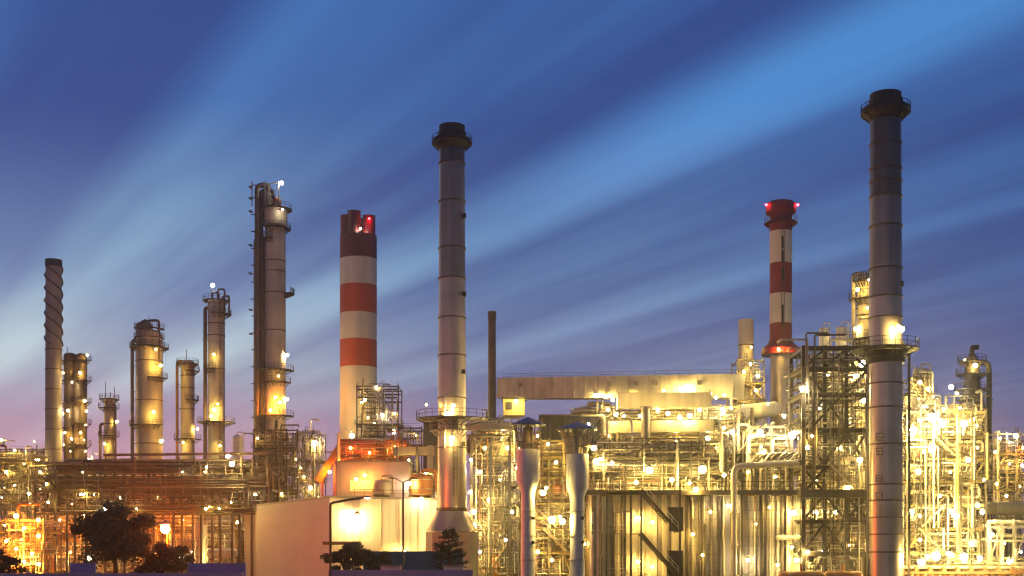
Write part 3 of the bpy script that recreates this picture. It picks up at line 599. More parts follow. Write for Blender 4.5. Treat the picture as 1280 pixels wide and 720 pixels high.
p = A+v*4.2+Vector((.4, -1.3, 0)); lamp(b, (p.x, p.y, Z(647, p.y)), 'nx', .3, to=(p.x+.1, p.y+1.4, Z(647, p.y)+.9), name='floodlight')
p = A+v*15+Vector((.4, -1.0, 0)); lamp(b, (p.x, p.y, Z(624, p.y)), 'na', .3, to=(p.x+.1, p.y+1.2, Z(623, p.y)+.3), name='floodlight')
p = A+v*12+Vector((.4, -1.2, 0)); lamp(b, (p.x, p.y, Z(690, p.y)), 'na', .26, to=(p.x+.1, p.y+1.3, Z(688, p.y)+.3), name='floodlight')
p = A+v*19+Vector((.4, -1.2, 0)); lamp(b, (p.x, p.y, Z(684, p.y)), 'na', .26, to=(p.x+.1, p.y+1.3, Z(682, p.y)+.3), name='floodlight')
MB().box(X(405, 188), X(450, 188), 186.5, 190.0, Z(681, 188), Z(677, 188)).build('door_canopy', 'darksteel', b)
for i in range(5):
    p = A+v*(5+i*3.3)+Vector((.06, -.12, 0)); MB().bar(tuple(p), tuple(p+Vector((0,0,H-.3))), .1).build('downpipe', 'cream', b)
# roof plant
Yp = 202.0
t = thing('plant_room', 'mauve-grey plant room on the roof of the pale box building', 'plant room', (X(467, Yp), Yp, H+.36))
MB().box(X(421, Yp), X(511, Yp), Yp, Yp+9, H+.36, Z(578, Yp)).build('body', 'mauve', t)
MB().box(X(419, Yp), X(513, Yp), Yp-.3, Yp+9.3, Z(578, Yp)+.003, Z(576, Yp)).build('roof', 'graysteel', t)
lamp(t, (X(446, 200), 199.4, Z(599, 200)), 'na', .36, to=(X(446, 200), 202, Z(594, 200)), name='floodlight'); lamp(t, (X(456, 200), 200.0, Z(594, 200)), 'or', .18, to=(X(456, 200), 202, Z(592, 200)))
lamp(t, (X(512, 200), 200.8, Z(604, 200)), 'nb', .3, to=(X(511, 200), 202, Z(602, 200)))
mb = MB(); 
for i in range(12): mb.box(X(438, Yp)+i*.45, X(438, Yp)+i*.45+.15, Yp-.2, Yp-.05, Z(614, Yp), Z(600, Yp))
mb.box(X(438, Yp), X(438, Yp)+5.1, Yp-.048, Yp-.004, Z(614, Yp), Z(600, Yp)); mb.build('louvre', 'white', t)
vtank('cream round tank on the roof behind the corner railing', X(478, 199), 198.5, H+.36, 3.0, 1.5, 'cream', legs=False)
vtank('orange squat tank on the roof beside the tall grey chimney', X(527, 203), 203, H+.36, 4.2, 1.9, 'orange', legs=False)
frame('roof_pipe_frame', 'pale lattice frame of small pipes on the roof near the tall grey chimney', 'pipe frame', X(505, 206), X(545, 206), 207, 210, [Z(603, 207)], Z(590, 207), 4, 1, 'pale', braces=[(1, 1, 'x'), (3, 0, 'x')], pipes=8, rail=False, lamps=[(540, 610, 2, 'na'), (517, 600, 1, 'na'), (532, 592, 1, 'na')])
# red hooded plant behind the building
Yr = 236.0
t = thing('domed_tank', 'red domed tank lit by an orange lamp behind the roof plant room', 'tank', (X(462, Yr), Yr, 0))
MB().lathe(X(462, Yr), Yr, [(6.2, 0), (6.2, Z(572, Yr)), (5.6, Z(562, Yr)), (4.2, Z(554, Yr)), (2.2, Z(549, Yr)), (.1, Z(547, Yr))], 40).build('shell', 'redbrown', t)
for k in range(9): a = R(180+k*22.5); MB().bar((X(462, Yr)+6.3*math.cos(a), Yr+6.3*math.sin(a), 0), (X(462, Yr)+6.3*math.cos(a), Yr+6.3*math.sin(a), Z(573, Yr)), .25).build('rib', 'redbrown', t)
lamp(t, (X(438, 220), 220, Z(560, 220)), 'rb', .26, to=(X(445, 230), 231, Z(558, 229))); lamp(t, (X(458, 227), 227, Z(590, 227)), 'or', .22, to=(X(458, 230), 230, Z(588, 229))); lamp(t, (X(480, 228), 228, Z(556, 228)), 'rb', .26, to=(X(477, 231), 231, Z(556, 229)))
frame('process_frame', 'red-brown pipe frame in front of the red domed tank', 'pipe frame', X(424, 222), X(507, 222), 222, 227, [Z(588, 222), Z(572, 222)], Z(550, 222), 6, 1, 'redbrown', braces=[(0, 2, 'x'), (2, 1, '/'), (4, 2, '/'), (5, 1, 'x')], pipes=16, risers=10, prange=(.1, .42), lamps=[(462, 566, 2, 'or'), (495, 560, 2, 'or'), (430, 580, 2, 'or'), (480, 590, 2, 'na2')], mats=['redbrown', 'rust', 'brownsteel', 'redbrown', 'pale'])
t = thing('inclined_conveyor', 'orange inclined conveyor climbing to the red domed tank', 'conveyor', (X(412, 232), 232, 0))
MB().bar((X(398, 232), 232, Z(602, 232)), (X(430, 232), 232, Z(551, 232)), 1.6, 1.3).build('gallery', 'orange', t)
for px, py in ((403, 594), (418, 571)): MB().box(X(px, 232)-.2, X(px, 232)+.2, 231.8, 232.2, 0, Z(py, 232)-.7).build('trestle', 'redbrown', t)
lamp(t, (X(412, 229), 229, Z(590, 229)), 'or', .26, to=(X(412, 229), 231.3, Z(586, 229)))
drum('long red-brown drum on stilts right of the red domed tank', X(490, 226), 226, Z(560, 226), 5.5, 1.5, 'redbrown')
vtank('rusty upright tank between the striped chimney and the tall grey one', X(495, 245), 245, 0, Z(553, 245), 1.6, 'rust', legs=True)
t = thing('overhead_duct', 'pale horizontal duct running left from the tall grey chimney', 'duct', (X(520, 215), 215, 0))
MB().box(X(492, 215), X(549, 215), 214, 217, Z(569, 215), Z(559, 215)).build('duct_body', 'cream', t)
for px in (497, 522, 545): MB().box(X(px, 215)-.2, X(px, 215)+.2, 213.6, 213.99, 0, Z(557, 215)).build('post', 'graysteel', t)
lamp(t, (X(510, 211), 212.5, Z(575, 212)), 'na', .28, to=(X(510, 211), 214, Z(571, 212)))
frame('gantry_frame', 'tall dark open gantry in front of the broad striped chimney', 'steel frame', X(446, 255), X(498, 255), 255, 263, [Z(552, 255), Z(530, 255)], Z(481, 255), 2, 1, 'darksteel', braces=[(1, 2, '\\'), (0, 1, 'x')], pipes=3, risers=3, lamps=[(470, 484, 1, 'na'), (478, 519, 2, 'nb'), (452, 503, 1, 'na'), (460, 522, 1, 'na2'), (493, 517, 1, 'na2'), (455, 500, -14, 'nb'), (468, 530, -15, 'nb'), (492, 540, -14, 'nb'), (440, 545, -12, 'nb')], mats=['darksteel', 'brownsteel', 'yellowsteel'])  # lamps set far behind the gantry are added to brighten the striped chimney
g = [o for o in bpy.data.objects if o.name.startswith('gantry_frame')][0]
for z in (Z(487, 255), Z(497, 255)):
    for y in (254.95, 263.05): MB().bar((X(446, 255)+.2, y, z), (X(498, 255)-.2, y, z), .35).build('beam', 'darksteel', g)
frame('process_frame', 'small square framed structure left of the tall grey chimney', 'steel frame', X(500, 240), X(527, 240), 240, 246, [Z(556, 240)], Z(533, 240), 2, 1, 'darksteel', pipes=6, risers=3, lamps=[(507, 552, 1, 'na'), (520, 544, 1, 'na2')])
cabinet('dark boxy plant enclosure just left of the tall grey chimney', X(541, 235), 236, 0, 3.4, 4, Z(528, 235), 'darksteel')
# ------------------------------------------------------------------ centre: gallery, sheds, ducts
def gallery(name, label, cat, p, q, w, h, mat, posts=(), lamps=(), seams=10, postm='graysteel'):
    p = Vector(p); q = Vector(q); t = thing(name, label, cat, (p.x, p.y, 0)); mb = MB(); d = (q-p).normalized()
    s = Vector((0, 0, 1)); n = d.cross(s).normalized(); n = -n if n.y > 0 else n
    mb.bar(p, q, w, h); mb.build('gallery_box', mat, t)
    for i in range(seams+1):
        c = p.lerp(q, i/seams); MB().bar(c-d*.09+Vector((0,0,0)), c+d*.09, w+.12, h+.12).build('rib', mat, t)
    if 'gallery' in name:
        for f in (.12, .27, .36, .52, .63, .71, .88): c = p.lerp(q, f)+n*(w/2); MB().box(c.x-.6, c.x+.6, c.y-.12, c.y+.1, c.z+.2, c.z+1.0).build('vent', 'graysteel', t)
        rb = MB(); railing_line(rb, [p+Vector((0, 0, h/2)), q+Vector((0, 0, h/2))], 1.0, .07, 2.5); rb.build('roof_railing', 'graysteel', t)
    for f in posts:
        c = p.lerp(q, f)
        for dx in (-1, 1): MB().bar((c.x+dx*1.2, c.y, 0), (c.x+dx*.5, c.y, c.z-h/2), .3).build('trestle', postm, t)
        for k in range(1, 6): z = (c.z-h/2)*k/6; MB().bar((c.x-1.1+.1*k, c.y, z), (c.x+1.1-.1*k, c.y, z+2.2), .14).build('brace', postm, t)
    for (x, y, z, k) in lamps: lamp(t, (x, y, z), k, .3, to=(x, y+1.0, z+.8))
    return t
def L(px, py, Y, k): return (X(px, Y), Y, Z(py, Y), k)
gallery('conveyor_gallery', 'long cream enclosed gallery bridging high across the middle of the plant', 'conveyor gallery', (X(629, 252), 252, Z(486, 252)), (X(923, 216), 216, Z(483.5, 216)), 3.6, 4.1, 'pale', posts=(.45, .78, .97),
        lamps=[L(745, 494, 234, 'nb'), L(757, 496, 232, 'nb'), L(787, 493, 228, 'na'), L(830, 488, 222, 'nb'), L(852, 486, 220, 'nb'), L(888, 492, 214, 'nb'), L(905, 494, 212, 'na')], seams=22)
t = thing('shed', 'dark clad shed under the left part of the long gallery', 'shed', (X(715, 236), 236, 0))
panel_wall(t, X(676, 236), X(756, 236), 236, 0, Z(520, 236), .9, .12, 'darksteel', 'wall'); MB().box(X(676, 236), X(756, 236), 236.4, 250, 0, Z(520, 236)-.2).build('core', 'darksteel', t)
MB().box(X(674, 236), X(758, 236), 235.2, 250.5, Z(520, 236)+.003, Z(518.6, 236)).build('roof', 'brownsteel', t); lamp(t, (X(736, 233), 233, Z(530, 233)), 'wh', .24, to=(X(736, 233), 235.9, Z(527, 233)))
vtank('cream squat tank on top of the dark shed roof', X(736, 243), 243.5, Z(518.4, 236), 2.4, 3.6, 'cream', legs=False)
gallery('duct', 'grey-cream rectangular duct held just below the long gallery', 'duct', (X(772, 205), 205, Z(501.5, 205)), (X(887, 205), 205, Z(501, 205)), 2.6, 2.5, 'pale', posts=(.95,), seams=8, lamps=[L(895, 497, 204, 'nb'), L(766, 500, 204, 'nb')])
gallery('duct', 'lower pale duct running behind the round grey post', 'duct', (X(757, 200), 200, Z(534.5, 200)), (X(890, 200), 200, Z(533, 200)), 2.2, 1.8, 'pale', posts=(.08, .9), seams=7, lamps=[L(770, 518, 198, 'nb'), L(835, 517, 198, 'nb'), L(862, 520, 198, 'nb'), L(800, 520, 198, 'na'), L(760, 545, 198, 'na')])
t = thing('round_post', 'round grey post carrying the rectangular ducts in the middle', 'post', (X(807, 198), 198, 0))
MB().lathe(X(807, 198), 198, [(.75, 0), (.72, Z(509.5, 198)), (1.0, Z(509, 198)), (1.0, Z(508.2, 198))], 20).build('shaft', 'graysteel', t); MB().annulus(X(807, 198), 198, Z(560, 198), Z(557, 198), .7, .95).build('collar', 'graysteel', t)
frame('transfer_frame', 'bright yellow-lit frame beneath the ducts in the middle of the plant', 'steel frame', X(752, 208), X(925, 208), 208, 217, [Z(600, 208), Z(570, 208), Z(545, 208), Z(525, 208)], Z(506, 208), 7, 1, 'yellowsteel', braces=[(0, 4, 'x'), (2, 4, 'x'), (4, 3, 'x'), (6, 4, '/'), (1, 2, 'x'), (5, 2, 'x')], pipes=9, risers=10, equip=4, desc='the yellow frame under the ducts', prange=(.1, .4),
      lamps=[(760, 512, 2, 'nb'), (780, 520, 2, 'na'), (822, 514, 2, 'nb'), (850, 522, 2, 'nb'), (875, 512, 2, 'nx'), (905, 516, 3, 'nb'), (845, 550, 3, 'na'), (885, 548, 3, 'nb'), (790, 556, 2, 'na'), (765, 570, 2, 'na'), (915, 560, 2, 'nb')])
gallery('round_duct', 'fat white sloping round duct below the crimson and white chimney', 'duct', (X(903, 212), 210, Z(520, 210)), (X(968, 224), 224, Z(509, 224)), .1, .1, 'white', seams=1, posts=(.3, .9), lamps=[L(903, 512, 206, 'nb'), L(914, 510, 206, 'nb'), L(960, 505, 215, 'na')])
rd = [o for o in bpy.data.objects if o.name.startswith('round_duct')][0]
MB().tube([(X(903, 210), 210, Z(521, 210)), (X(935, 216), 216, Z(515, 216)), (X(968, 223), 223, Z(511, 223))], 1.35, 20).build('duct_shell', 'white', rd)
# ------------------------------------------------------------------ two flues with funnel heads
for (pc, wt, wl, ptop, pt1, pt2, capw, label, lmp) in ((660, 29, 17, 562, 600, 616, 40, 'white funnel-headed flue with open cage and blue cap, nearer the tall grey chimney', [(679, 616, 'nb'), (672, 545, 'na2')]), (721.5, 28, 18, 568, 608, 622, 47, 'white funnel-headed flue with a wider barred cage and blue cap, nearer the stair', [(703, 652, 'nb'), (742, 560, 'na')])):
    Y = 140.0; cx = X(pc, Y); ro = wt/2*Y/F; ri = wl/2*Y/F; t = thing('funnel_flue', label, 'flue', (cx, Y, 0))
    MB().lathe(cx, Y, [(ri*1.1, 0), (ri, Z(700, Y)), (ri, Z(pt2, Y)), (ro, Z(pt1, Y)), (ro, Z(ptop, Y)), (ro*.9, Z(ptop, Y)), (ro*.9, Z(ptop+6, Y))], 32).build('stack', 'white', t)
    rc = capw/2*Y/F; zc = Z(ptop-30, Y); nb = 12 if pc < 700 else 20
    for k in range(nb):
        a = 2*math.pi*k/nb; c, s = math.cos(a), math.sin(a)
        MB().bar((cx+ro*.75*c, Y+ro*.75*s, Z(ptop+2, Y)), (cx+(rc*.88)*c, Y+(rc*.88)*s, zc), .11 if pc < 700 else .16).build('cage_bar', 'brownsteel' if pc < 700 else 'cream', t)
    for f in (.35, .7): rr = ro*.75+(rc*.88-ro*.75)*f; z = Z(ptop+2, Y)+(zc-Z(ptop+2, Y))*f; MB().annulus(cx, Y, z-.05, z+.05, rr-.05, rr+.09).build('cage_hoop', 'brownsteel', t)
    MB().lathe(cx, Y, [(rc*1.08, zc), (rc*1.08, zc+.12), (rc*.6, zc+.55), (rc*.2, zc+.85), (.04, zc+1.0)], 24).build('cap', 'bluecap', t)
    MB().lathe(cx, Y, [(ro*.45, Z(ptop+4, Y)), (ro*.45, zc-.3), (ro*.3, zc-.05)], 16).build('burner', 'graysteel', t)
    for px, py, k in lmp: yy = Y-.4 if abs(px-pc) > 14 else Y-2; lamp(t, (X(px, yy), yy, Z(py, yy)), k, .3, to=(cx, Y, Z(py, yy)+.4))
    for py in (650, 680): MB().box(X(pc+5, Y-ri), X(pc+5, Y-ri)+.3, Y-ri-.12, Y-ri*.6, Z(py, Y), Z(py, Y)+.35).build('port', 'soot', t)
    for py in (640, 670, 700): MB().annulus(cx, Y, Z(py, Y)-.05, Z(py, Y)+.05, ri*.98, ri+.09).build('band', 'galv', t)
frame('process_frame', 'yellow-lit braced frame with a booth on top right of the tall grey chimney', 'steel frame', X(590, 198), X(648, 198), 198, 206, [Z(680, 198), Z(655, 198), Z(630, 198), Z(605, 198), Z(578, 198), Z(552, 198)], Z(520, 198), 3, 1, 'graysteel', braces=[(0, 5, '\\'), (1, 4, '\\'), (2, 3, 'x'), (0, 2, 'x'), (1, 1, '\\'), (2, 1, 'x'), (1, 5, 'x'), (2, 5, '/'), (0, 0, 'x')], pipes=9, risers=8, equip=6, desc='the braced frame behind the white flue',
      lamps=[(590, 658, 4, 'nx'), (628, 545, 2, 'nb'), (635, 560, 2, 'na'), (600, 590, 3, 'na'), (625, 600, 3, 'na'), (612, 625, 3, 'nb'), (640, 640, 3, 'nb'), (600, 690, 3, 'na'), (632, 675, 4, 'nb'), (606, 560, 3, 'na2'), (648, 585, 3, 'nb'), (589, 575, 6, 'nb'), (588, 615, 6, 'nb'), (592, 640, 8, 'nb')])  # last floodlights by the left edge are added to brighten the grey chimney
t = thing('booth', 'small yellow-lit booth on top of the braced frame', 'booth', (X(643, 200), 201, Z(520, 200)))
MB().box(X(629, 200), X(656, 200), 199.5, 203, Z(519.4, 200), Z(499, 200)).build('body', 'yellowsteel', t); MB().box(X(627, 200), X(658, 200), 199, 203.5, Z(499, 200)+.003, Z(497, 200)).build('roof', 'darksteel', t)
MB().box(X(633, 200), X(640, 200), 199.3, 199.497, Z(512, 200), Z(503, 200)).build('window', 'soot', t); lamp(t, (X(645, 197), 197.6, Z(501, 197)), 'nb', .26, to=(X(645, 197), 199.2, Z(498, 197)))
t = thing('pipe_bridge', 'railed walkway bridge joining the tall grey chimney to the braced frame', 'walkway', (X(600, 193), 194, 0))
MB().box(X(583, 193), X(640, 193), 192.5, 195.5, Z(545, 193), Z(543.6, 193)).build('deck', 'grating', t); rb = MB(); railing_line(rb, [(X(583, 193), 192.6, Z(543.6, 193)), (X(640, 193), 192.6, Z(543.6, 193))], 1.2, .08); rb.build('railing', 'pale', t)
MB().box(X(584, 193), X(639, 193), 193, 195.4, Z(537, 193), Z(529, 193)).build('pipe_cover', 'cream', t)
for px in (589, 613, 637): MB().box(X(px, 193)-.2, X(px, 193)+.2, 193.8, 194.2, 0, Z(545.2, 193)).build('post', 'graysteel', t)
for px in (590, 605, 620): MB().bar((X(px, 193), 192.7, Z(570, 193)), (X(px+13, 193), 192.7, Z(546, 193)), .2).build('brace', 'pale', t)
drum('large dark round drum below the walkway bridge', X(598, 212), 214, Z(557, 212), 4.5, 2.2, 'darksteel', 'y')
frame('process_frame', 'bright crowded pipe frame between the two funnel-headed flues', 'steel frame', X(652, 172), X(738, 172), 172, 182, [Z(690, 172), Z(660, 172), Z(628, 172), Z(596, 172), Z(570, 172)], Z(548, 172), 5, 1, 'yellowsteel', braces=[(0, 1, 'x'), (2, 2, '/'), (4, 1, 'x'), (1, 3, 'x'), (3, 0, 'x'), (1, 5, '/')], pipes=11, risers=12, equip=5, desc='the pipe frame between the white flues', prange=(.08, .32),
      lamps=[(690, 650, 4, 'nx'), (700, 646, 4, 'nb'), (683, 610, 3, 'na'), (665, 640, 3, 'na2'), (690, 700, 4, 'na'), (730, 680, 3, 'na2'), (672, 690, 3, 'na'), (695, 578, 3, 'na2'), (685, 555, 2, 'na2')], mats=['alu', 'pale', 'white', 'galv', 'yellowsteel', 'rust'])
vtank('fat yellow-cream vessel right of the wide-caged funnel flue', X(748, 188), 189, 0, Z(555, 188), 1.9, 'yellowsteel')
# ------------------------------------------------------------------ furnace block with finned walls
Yf = 163.0; xa, xb = X(737, Yf), X(1000, Yf); zd = Z(614, Yf)
t = thing('furnace_block', 'broad furnace block with brown finned walls under a railed deck', 'furnace', ((xa+xb)/2, Yf, 0))
segs = [(737, 757, 'galv'), (757, 790, 'ducts'), (790, 822, 'ducts'), (822, 857, 'ducts'), (857, 897, 'ducts'), (897, 930, 'ducts'), (930, 952, 'ducts'), (952, 976, 'ducts'), (976, 1000, 'galv')]
for a, c, m in segs: panel_wall(t, X(a, Yf)+.03, X(c, Yf)-.03, Yf, 0, zd-.3, 1.15, .32, m)
MB().box(xa+.05, xb-.05, Yf+.41, Yf+17, 0, zd-.35).build('core', 'brownsteel', t)
d = MB().box(xa-.6, xb+.6, Yf-1.6, Yf+17.5, zd-.28, zd).build('deck', 'grating', t)
MB().bar((xa-.6, Yf-1.75, zd-.25), (xb+.6, Yf-1.75, zd-.25), .25, .6).build('edge_beam', 'darksteel', t)
rb = MB(); railing_line(rb, [(xa-.5, Yf+8, zd), (xa-.5, Yf-1.55, zd), (xb+.5, Yf-1.55, zd)], 1.2, .07); rb.build('railing', 'darksteel', d)
for px, m, r in ((741, 'galv', .3), (748, 'alu', .35), (754, 'galv', .22), (768, 'pale', .12), (866, 'alu', .14), (880, 'galv', .1), (905, 'pale', .16), (943, 'galv', .12), (961, 'alu', .1), (985, 'pale', .2), (925, 'graysteel', .14)):
    pipe(t, [(X(px, Yf-.8), Yf-.7, 0), (X(px, Yf-.8), Yf-.7, zd-.6)], r, m)
for k in range(26):
    px = rnd.choice((rnd.uniform(740, 785), rnd.uniform(860, 998), rnd.uniform(860, 998))); za = rnd.choice((0, 0, Z(668, Yf), Z(640, Yf))); m = rnd.choice(('darksteel', 'darksteel', 'brownsteel', 'graysteel', 'galv', 'rust'))
    pth = [(X(px, Yf-.8), Yf-1.0, za), (X(px, Yf-.8), Yf-1.0, rnd.choice((zd-.6, zd-.6, Z(640, Yf), Z(655, Yf))))]
    if pth[1][2]-pth[0][2] < 1: continue
    if rnd.random() < .4: pth.append((pth[1][0]+rnd.uniform(-3, 3), Yf-1.0, pth[1][2]))
    pipe(t, pth, rnd.uniform(.06, .16), m, 'conduit')
for px in (858, 898, 926, 951, 977): MB().box(X(px, Yf)-.16, X(px, Yf)+.16, Yf-.62, Yf-.36, 0, zd-.3).build('buckstay', 'darksteel', t)
for py in range(627, 724, 11):
    for a, c in ((740, 786), (860, 905), (925, 998)): MB().bar((X(a, Yf-.4), Yf-.40, Z(py, Yf)), (X(c, Yf-.4), Yf-.40, Z(py, Yf)), .07).build('tie_bar', 'graysteel', t)
for px, py, k in ((888, 640, 'na2'), (992, 641, 'nb'), (878, 694, 'na2'), (990, 684, 'nb'), (996, 700, 'nb'), (870, 612, 'na'), (910, 632, 'na'), (945, 655, 'na2'), (962, 634, 'na'), (935, 700, 'na'), (866, 668, 'na2'), (972, 706, 'nb')):  # several of these lamps are added to brighten the finned wall
    lamp(t, (X(px, Yf-2.4), Yf-2.4, Z(py, Yf-2.4)), k, .26, to=(X(px, Yf-2.4), Yf-.2, Z(py, Yf-2.4)+.5))
pipe(t, [(X(1000, Yf-1), Yf-.9, Z(672, Yf)), (X(973, Yf-1), Yf-.9, Z(672, Yf)), (X(973, Yf-1), Yf+.3, Z(672, Yf))], .3, 'white')
t = thing('header_pipe', 'fat pale pipe standing before the furnace and bending right over its deck', 'pipe', (X(918, 160), 160, 0))
pipe(t, [(X(918, 160), 160.3, 0), (X(918, 160), 160.3, Z(583, 160)), (X(998, 160), 160.3, Z(578, 160))], .4, 'pale', n=14)
for py in (660, 600): MB().bar((X(918, 160), 160.4, Z(py, 160)), (X(918, 160), 162.7, Z(py, 160)), .2).build('bracket', 'graysteel', t)
# zigzag stair
t = thing('stair_tower', 'dark zigzag steel stair climbing the front of the furnace block', 'stair', (X(818, 160), 159.5, 0))
ya, yb = 158.6, 161.2; fl = [Z(q, 160) for q in (775, 721, 667, 613)]
for i, (z0, z1) in enumerate(zip(fl[:-1], fl[1:])):
    xl, xr = X(800, 160), X(846, 160); z0 = max(z0, 0)
    for y in (ya, yb-.05): MB().bar((xl, y, z1), (xr, y, z0+.2), .14, .4).build('stringer', 'darksteel', t)
    n = 18; mb = MB()
    for k in range(n): f = (k+.5)/n; x = xl+(xr-xl)*f; z = z1+(z0+.2-z1)*f; mb.box(x-.16, x+.16, ya+.08, yb-.13, z-.03, z+.03)
    mb.build('treads', 'grating', t); rb = MB()
    for k in range(7): f = k/6; x = xl+(xr-xl)*f; z = z1+(z0+.2-z1)*f; rb.bar((x, ya, z), (x, ya, z+1.1), .07)
    rb.bar((xl, ya, z1+1.1), (xr, ya, z0+1.3), .08); rb.bar((xl, ya, z1+.55), (xr, ya, z0+.75), .06); rb.build('handrail', 'pale', t)
    d = MB().box(X(757, 160), xl+.4, ya, yb+.4, z1-.1, z1-.004).build('landing', 'grating', t)
    rb = MB(); railing_line(rb, [(X(757, 160), ya+.05, z1), (xl, ya+.05, z1)], 1.1, .08); rb.build('railing', 'pale', d)
    MB().box(X(835, 160), X(853, 160), ya+.6, yb, z0+.3, z0+3.4).build('enclosure', 'darksteel', t)
for px, py in ((797, 648), (797, 702), (815, 653), (815, 708)): lamp(t, (X(px, 162), 161.5, Z(py, 162)), 'na', .24, to=(X(px, 162), 162.7, Z(py, 162)+.5))
for px in (757, 787, 800, 848): MB().box(X(px, 160)-.12, X(px, 160)+.12, ya-.16, ya-.003, 0, fl[-1]).build('post', 'darksteel', t)
# pipework above the furnace deck
frame('pipe_deck_frame', 'dense dark pipework frame standing on the furnace deck', 'pipe frame', X(742, 166), X(905, 166), 166, 176, [Z(590, 166), Z(572, 166)], Z(550, 166), 8, 1, 'darksteel', braces=[(1, 2, 'x'), (3, 1, '/'), (6, 2, 'x')], pipes=30, risers=16, prange=(.07, .35), pw=.22,
      lamps=[(812, 588, 3, 'nx'), (878, 587, 3, 'nx'), (765, 578, 2, 'na'), (745, 577, 2, 'nb'), (751, 574, 2, 'na'), (840, 600, 3, 'na'), (795, 603, 2, 'na'), (862, 604, 2, 'na'), (895, 560, 2, 'na2'), (905, 594, 3, 'na')])
frame('pipe_deck_frame', 'pale pipework frame over the right half of the furnace deck', 'pipe frame', X(910, 168), X(1000, 168), 168, 180, [Z(592, 168), Z(568, 168)], Z(530, 168), 5, 1, 'graysteel', braces=[(0, 2, 'x'), (2, 2, '/'), (4, 1, 'x')], pipes=26, risers=14, prange=(.08, .4), equip=3, desc='the pale frame over the furnace',
      lamps=[(915, 540, 3, 'nb'), (950, 540, 3, 'nb'), (990, 545, 3, 'nb'), (935, 590, 3, 'na'), (970, 596, 3, 'na'), (905, 535, 3, 'na'), (980, 520, 3, 'na'), (955, 565, 3, 'na')], mats=['alu', 'pale', 'white', 'white', 'galv', 'graysteel', 'brownsteel'])
t = thing('pipe_bundle', 'bundle of slanting dark pipes over the right of the furnace deck', 'pipe bundle', (X(965, 166), 166, zd))
for k in range(8): x = X(935+k*8, 165); pipe(t, [(x, 165.2, zd+.3), (x, 165.2, Z(582, 165)), (x+1.4, 165.2, Z(566, 165)), (x+3.0, 166.5, Z(566, 165))], .16, 'darksteel' if k % 2 else 'alu')
# ------------------------------------------------------------------ dark braced stair tower left of the right chimney
x0, x1 = X(1004, 160), X(1084, 160)
lv = [Z(p, 160) for p in (690, 650, 616, 582, 536, 492, 460)]
frame('braced_tower', 'dark cross-braced steel tower left of the tallest right chimney', 'steel tower', x0, x1, 160, 167, lv, Z(432, 160), 3, 1, 'darksteel', braces=[(0, 7, '/'), (1, 7, '/'), (2, 7, '\\'), (0, 6, '\\'), (0, 5, '/'), (1, 5, '\\'), (2, 6, '/'), (0, 4, '\\'), (1, 4, '/'), (0, 3, 'x'), (2, 4, 'x'), (0, 2, '/'), (1, 2, '\\'), (0, 1, '/'), (0, 0, '/'), (2, 2, 'x'), (1, 1, 'x'), (2, 0, '\\')], pw=.46, bw=.42, pipes=4, risers=10, prange=(.07, .24),
      lamps=[(1003, 486, 2, 'nx'), (1035, 470, -4, 'nb'), (1070, 470, -3, 'nb'), (1075, 575, 2, 'nx'), (1015, 545, 2, 'na'), (1050, 520, -4, 'nb'), (1030, 600, -4, 'na'), (1020, 640, -3, 'nb'), (1010, 690, 1, 'nb'), (1050, 560, -4, 'nb'), (1060, 610, 1, 'na'), (1025, 510, -5, 'nb'), (1060, 680, -3, 'na')])
bt = [o for o in bpy.data.objects if o.name.startswith('braced_tower')][0]
MB().box(X(1000, 158), X(1090, 158), 157.5, 159.3, Z(622, 158), Z(612, 158)).build('dark_walkway', 'darksteel', bt)
panel_wall(bt, X(1058, 168), X(1084, 168), 168, 0, Z(612, 168), .5, .2, 'brownsteel', 'rear_panel')
for i, (pa, pb, py, lb) in enumerate(((1024, 1036, 409, 'shiny upright drum on top behind the braced tower, the left one'), (1045, 1059, 408, 'shiny upright drum on top behind the braced tower, the right one'))):
    vtank(lb, X((pa+pb)/2, 176), 176, Z(450, 176), Z(py, 176)-Z(450, 176), (pb-pa)/2*176/F, 'white', group='shiny upright drums behind the braced tower')
frame('process_frame', 'yellow vessel frame behind the dark braced tower', 'steel frame', X(1008, 174), X(1090, 174), 174, 184, [Z(665, 174), Z(620, 174), Z(575, 174), Z(540, 174), Z(505, 174), Z(475, 174)], Z(450, 174), 5, 1, 'yellowsteel', braces=[(0, 6, 'x'), (2, 5, '/'), (3, 6, '/'), (4, 4, 'x'), (1, 3, 'x'), (3, 2, 'x')], pipes=9, risers=12, equip=6, desc='the yellow frame behind the braced tower', prange=(.1, .4),
      lamps=[(1020, 465, 3, 'nb'), (1045, 462, 3, 'nb'), (1078, 455, 2, 'nb'), (1030, 495, 3, 'nb'), (1080, 500, 3, 'nb'), (1065, 530, 3, 'nb'), (1040, 560, 3, 'nb'), (1085, 545, 3, 'nb'), (1065, 590, 3, 'nb'), (1020, 600, 3, 'na'), (1045, 640, 3, 'nb'), (1010, 560, 3, 'nb'), (1075, 640, 3, 'na'), (1030, 690, 3, 'nb')], mats=['alu', 'pale', 'white', 'galv', 'yellowsteel', 'brownsteel'])
t, cx, r, zt = tower('vessel_column', 'cream clad vessel column peeking out left of the tallest right chimney', 'column', 1071, 1094, 341, 188, 'pale', rings=(374, 395), plats=[(352, .9, 180, 330), (374, 1.2, 160, 360), (425, 1.5, 160, 360)], lamps=[(1086, 350, 'nb'), (1069, 411, 'nb'), (1084, 385, 'na'), (1072, 362, 'na')], pipes=[(1066, 343, .3, 'pale')])
pipe(t, [(X(1073, 184), 184.8, Z(396, 184)), (X(1095, 184), 184.8, Z(396, 184)), (X(1095, 184), 184.8, Z(440, 184))], .22, 'alu')
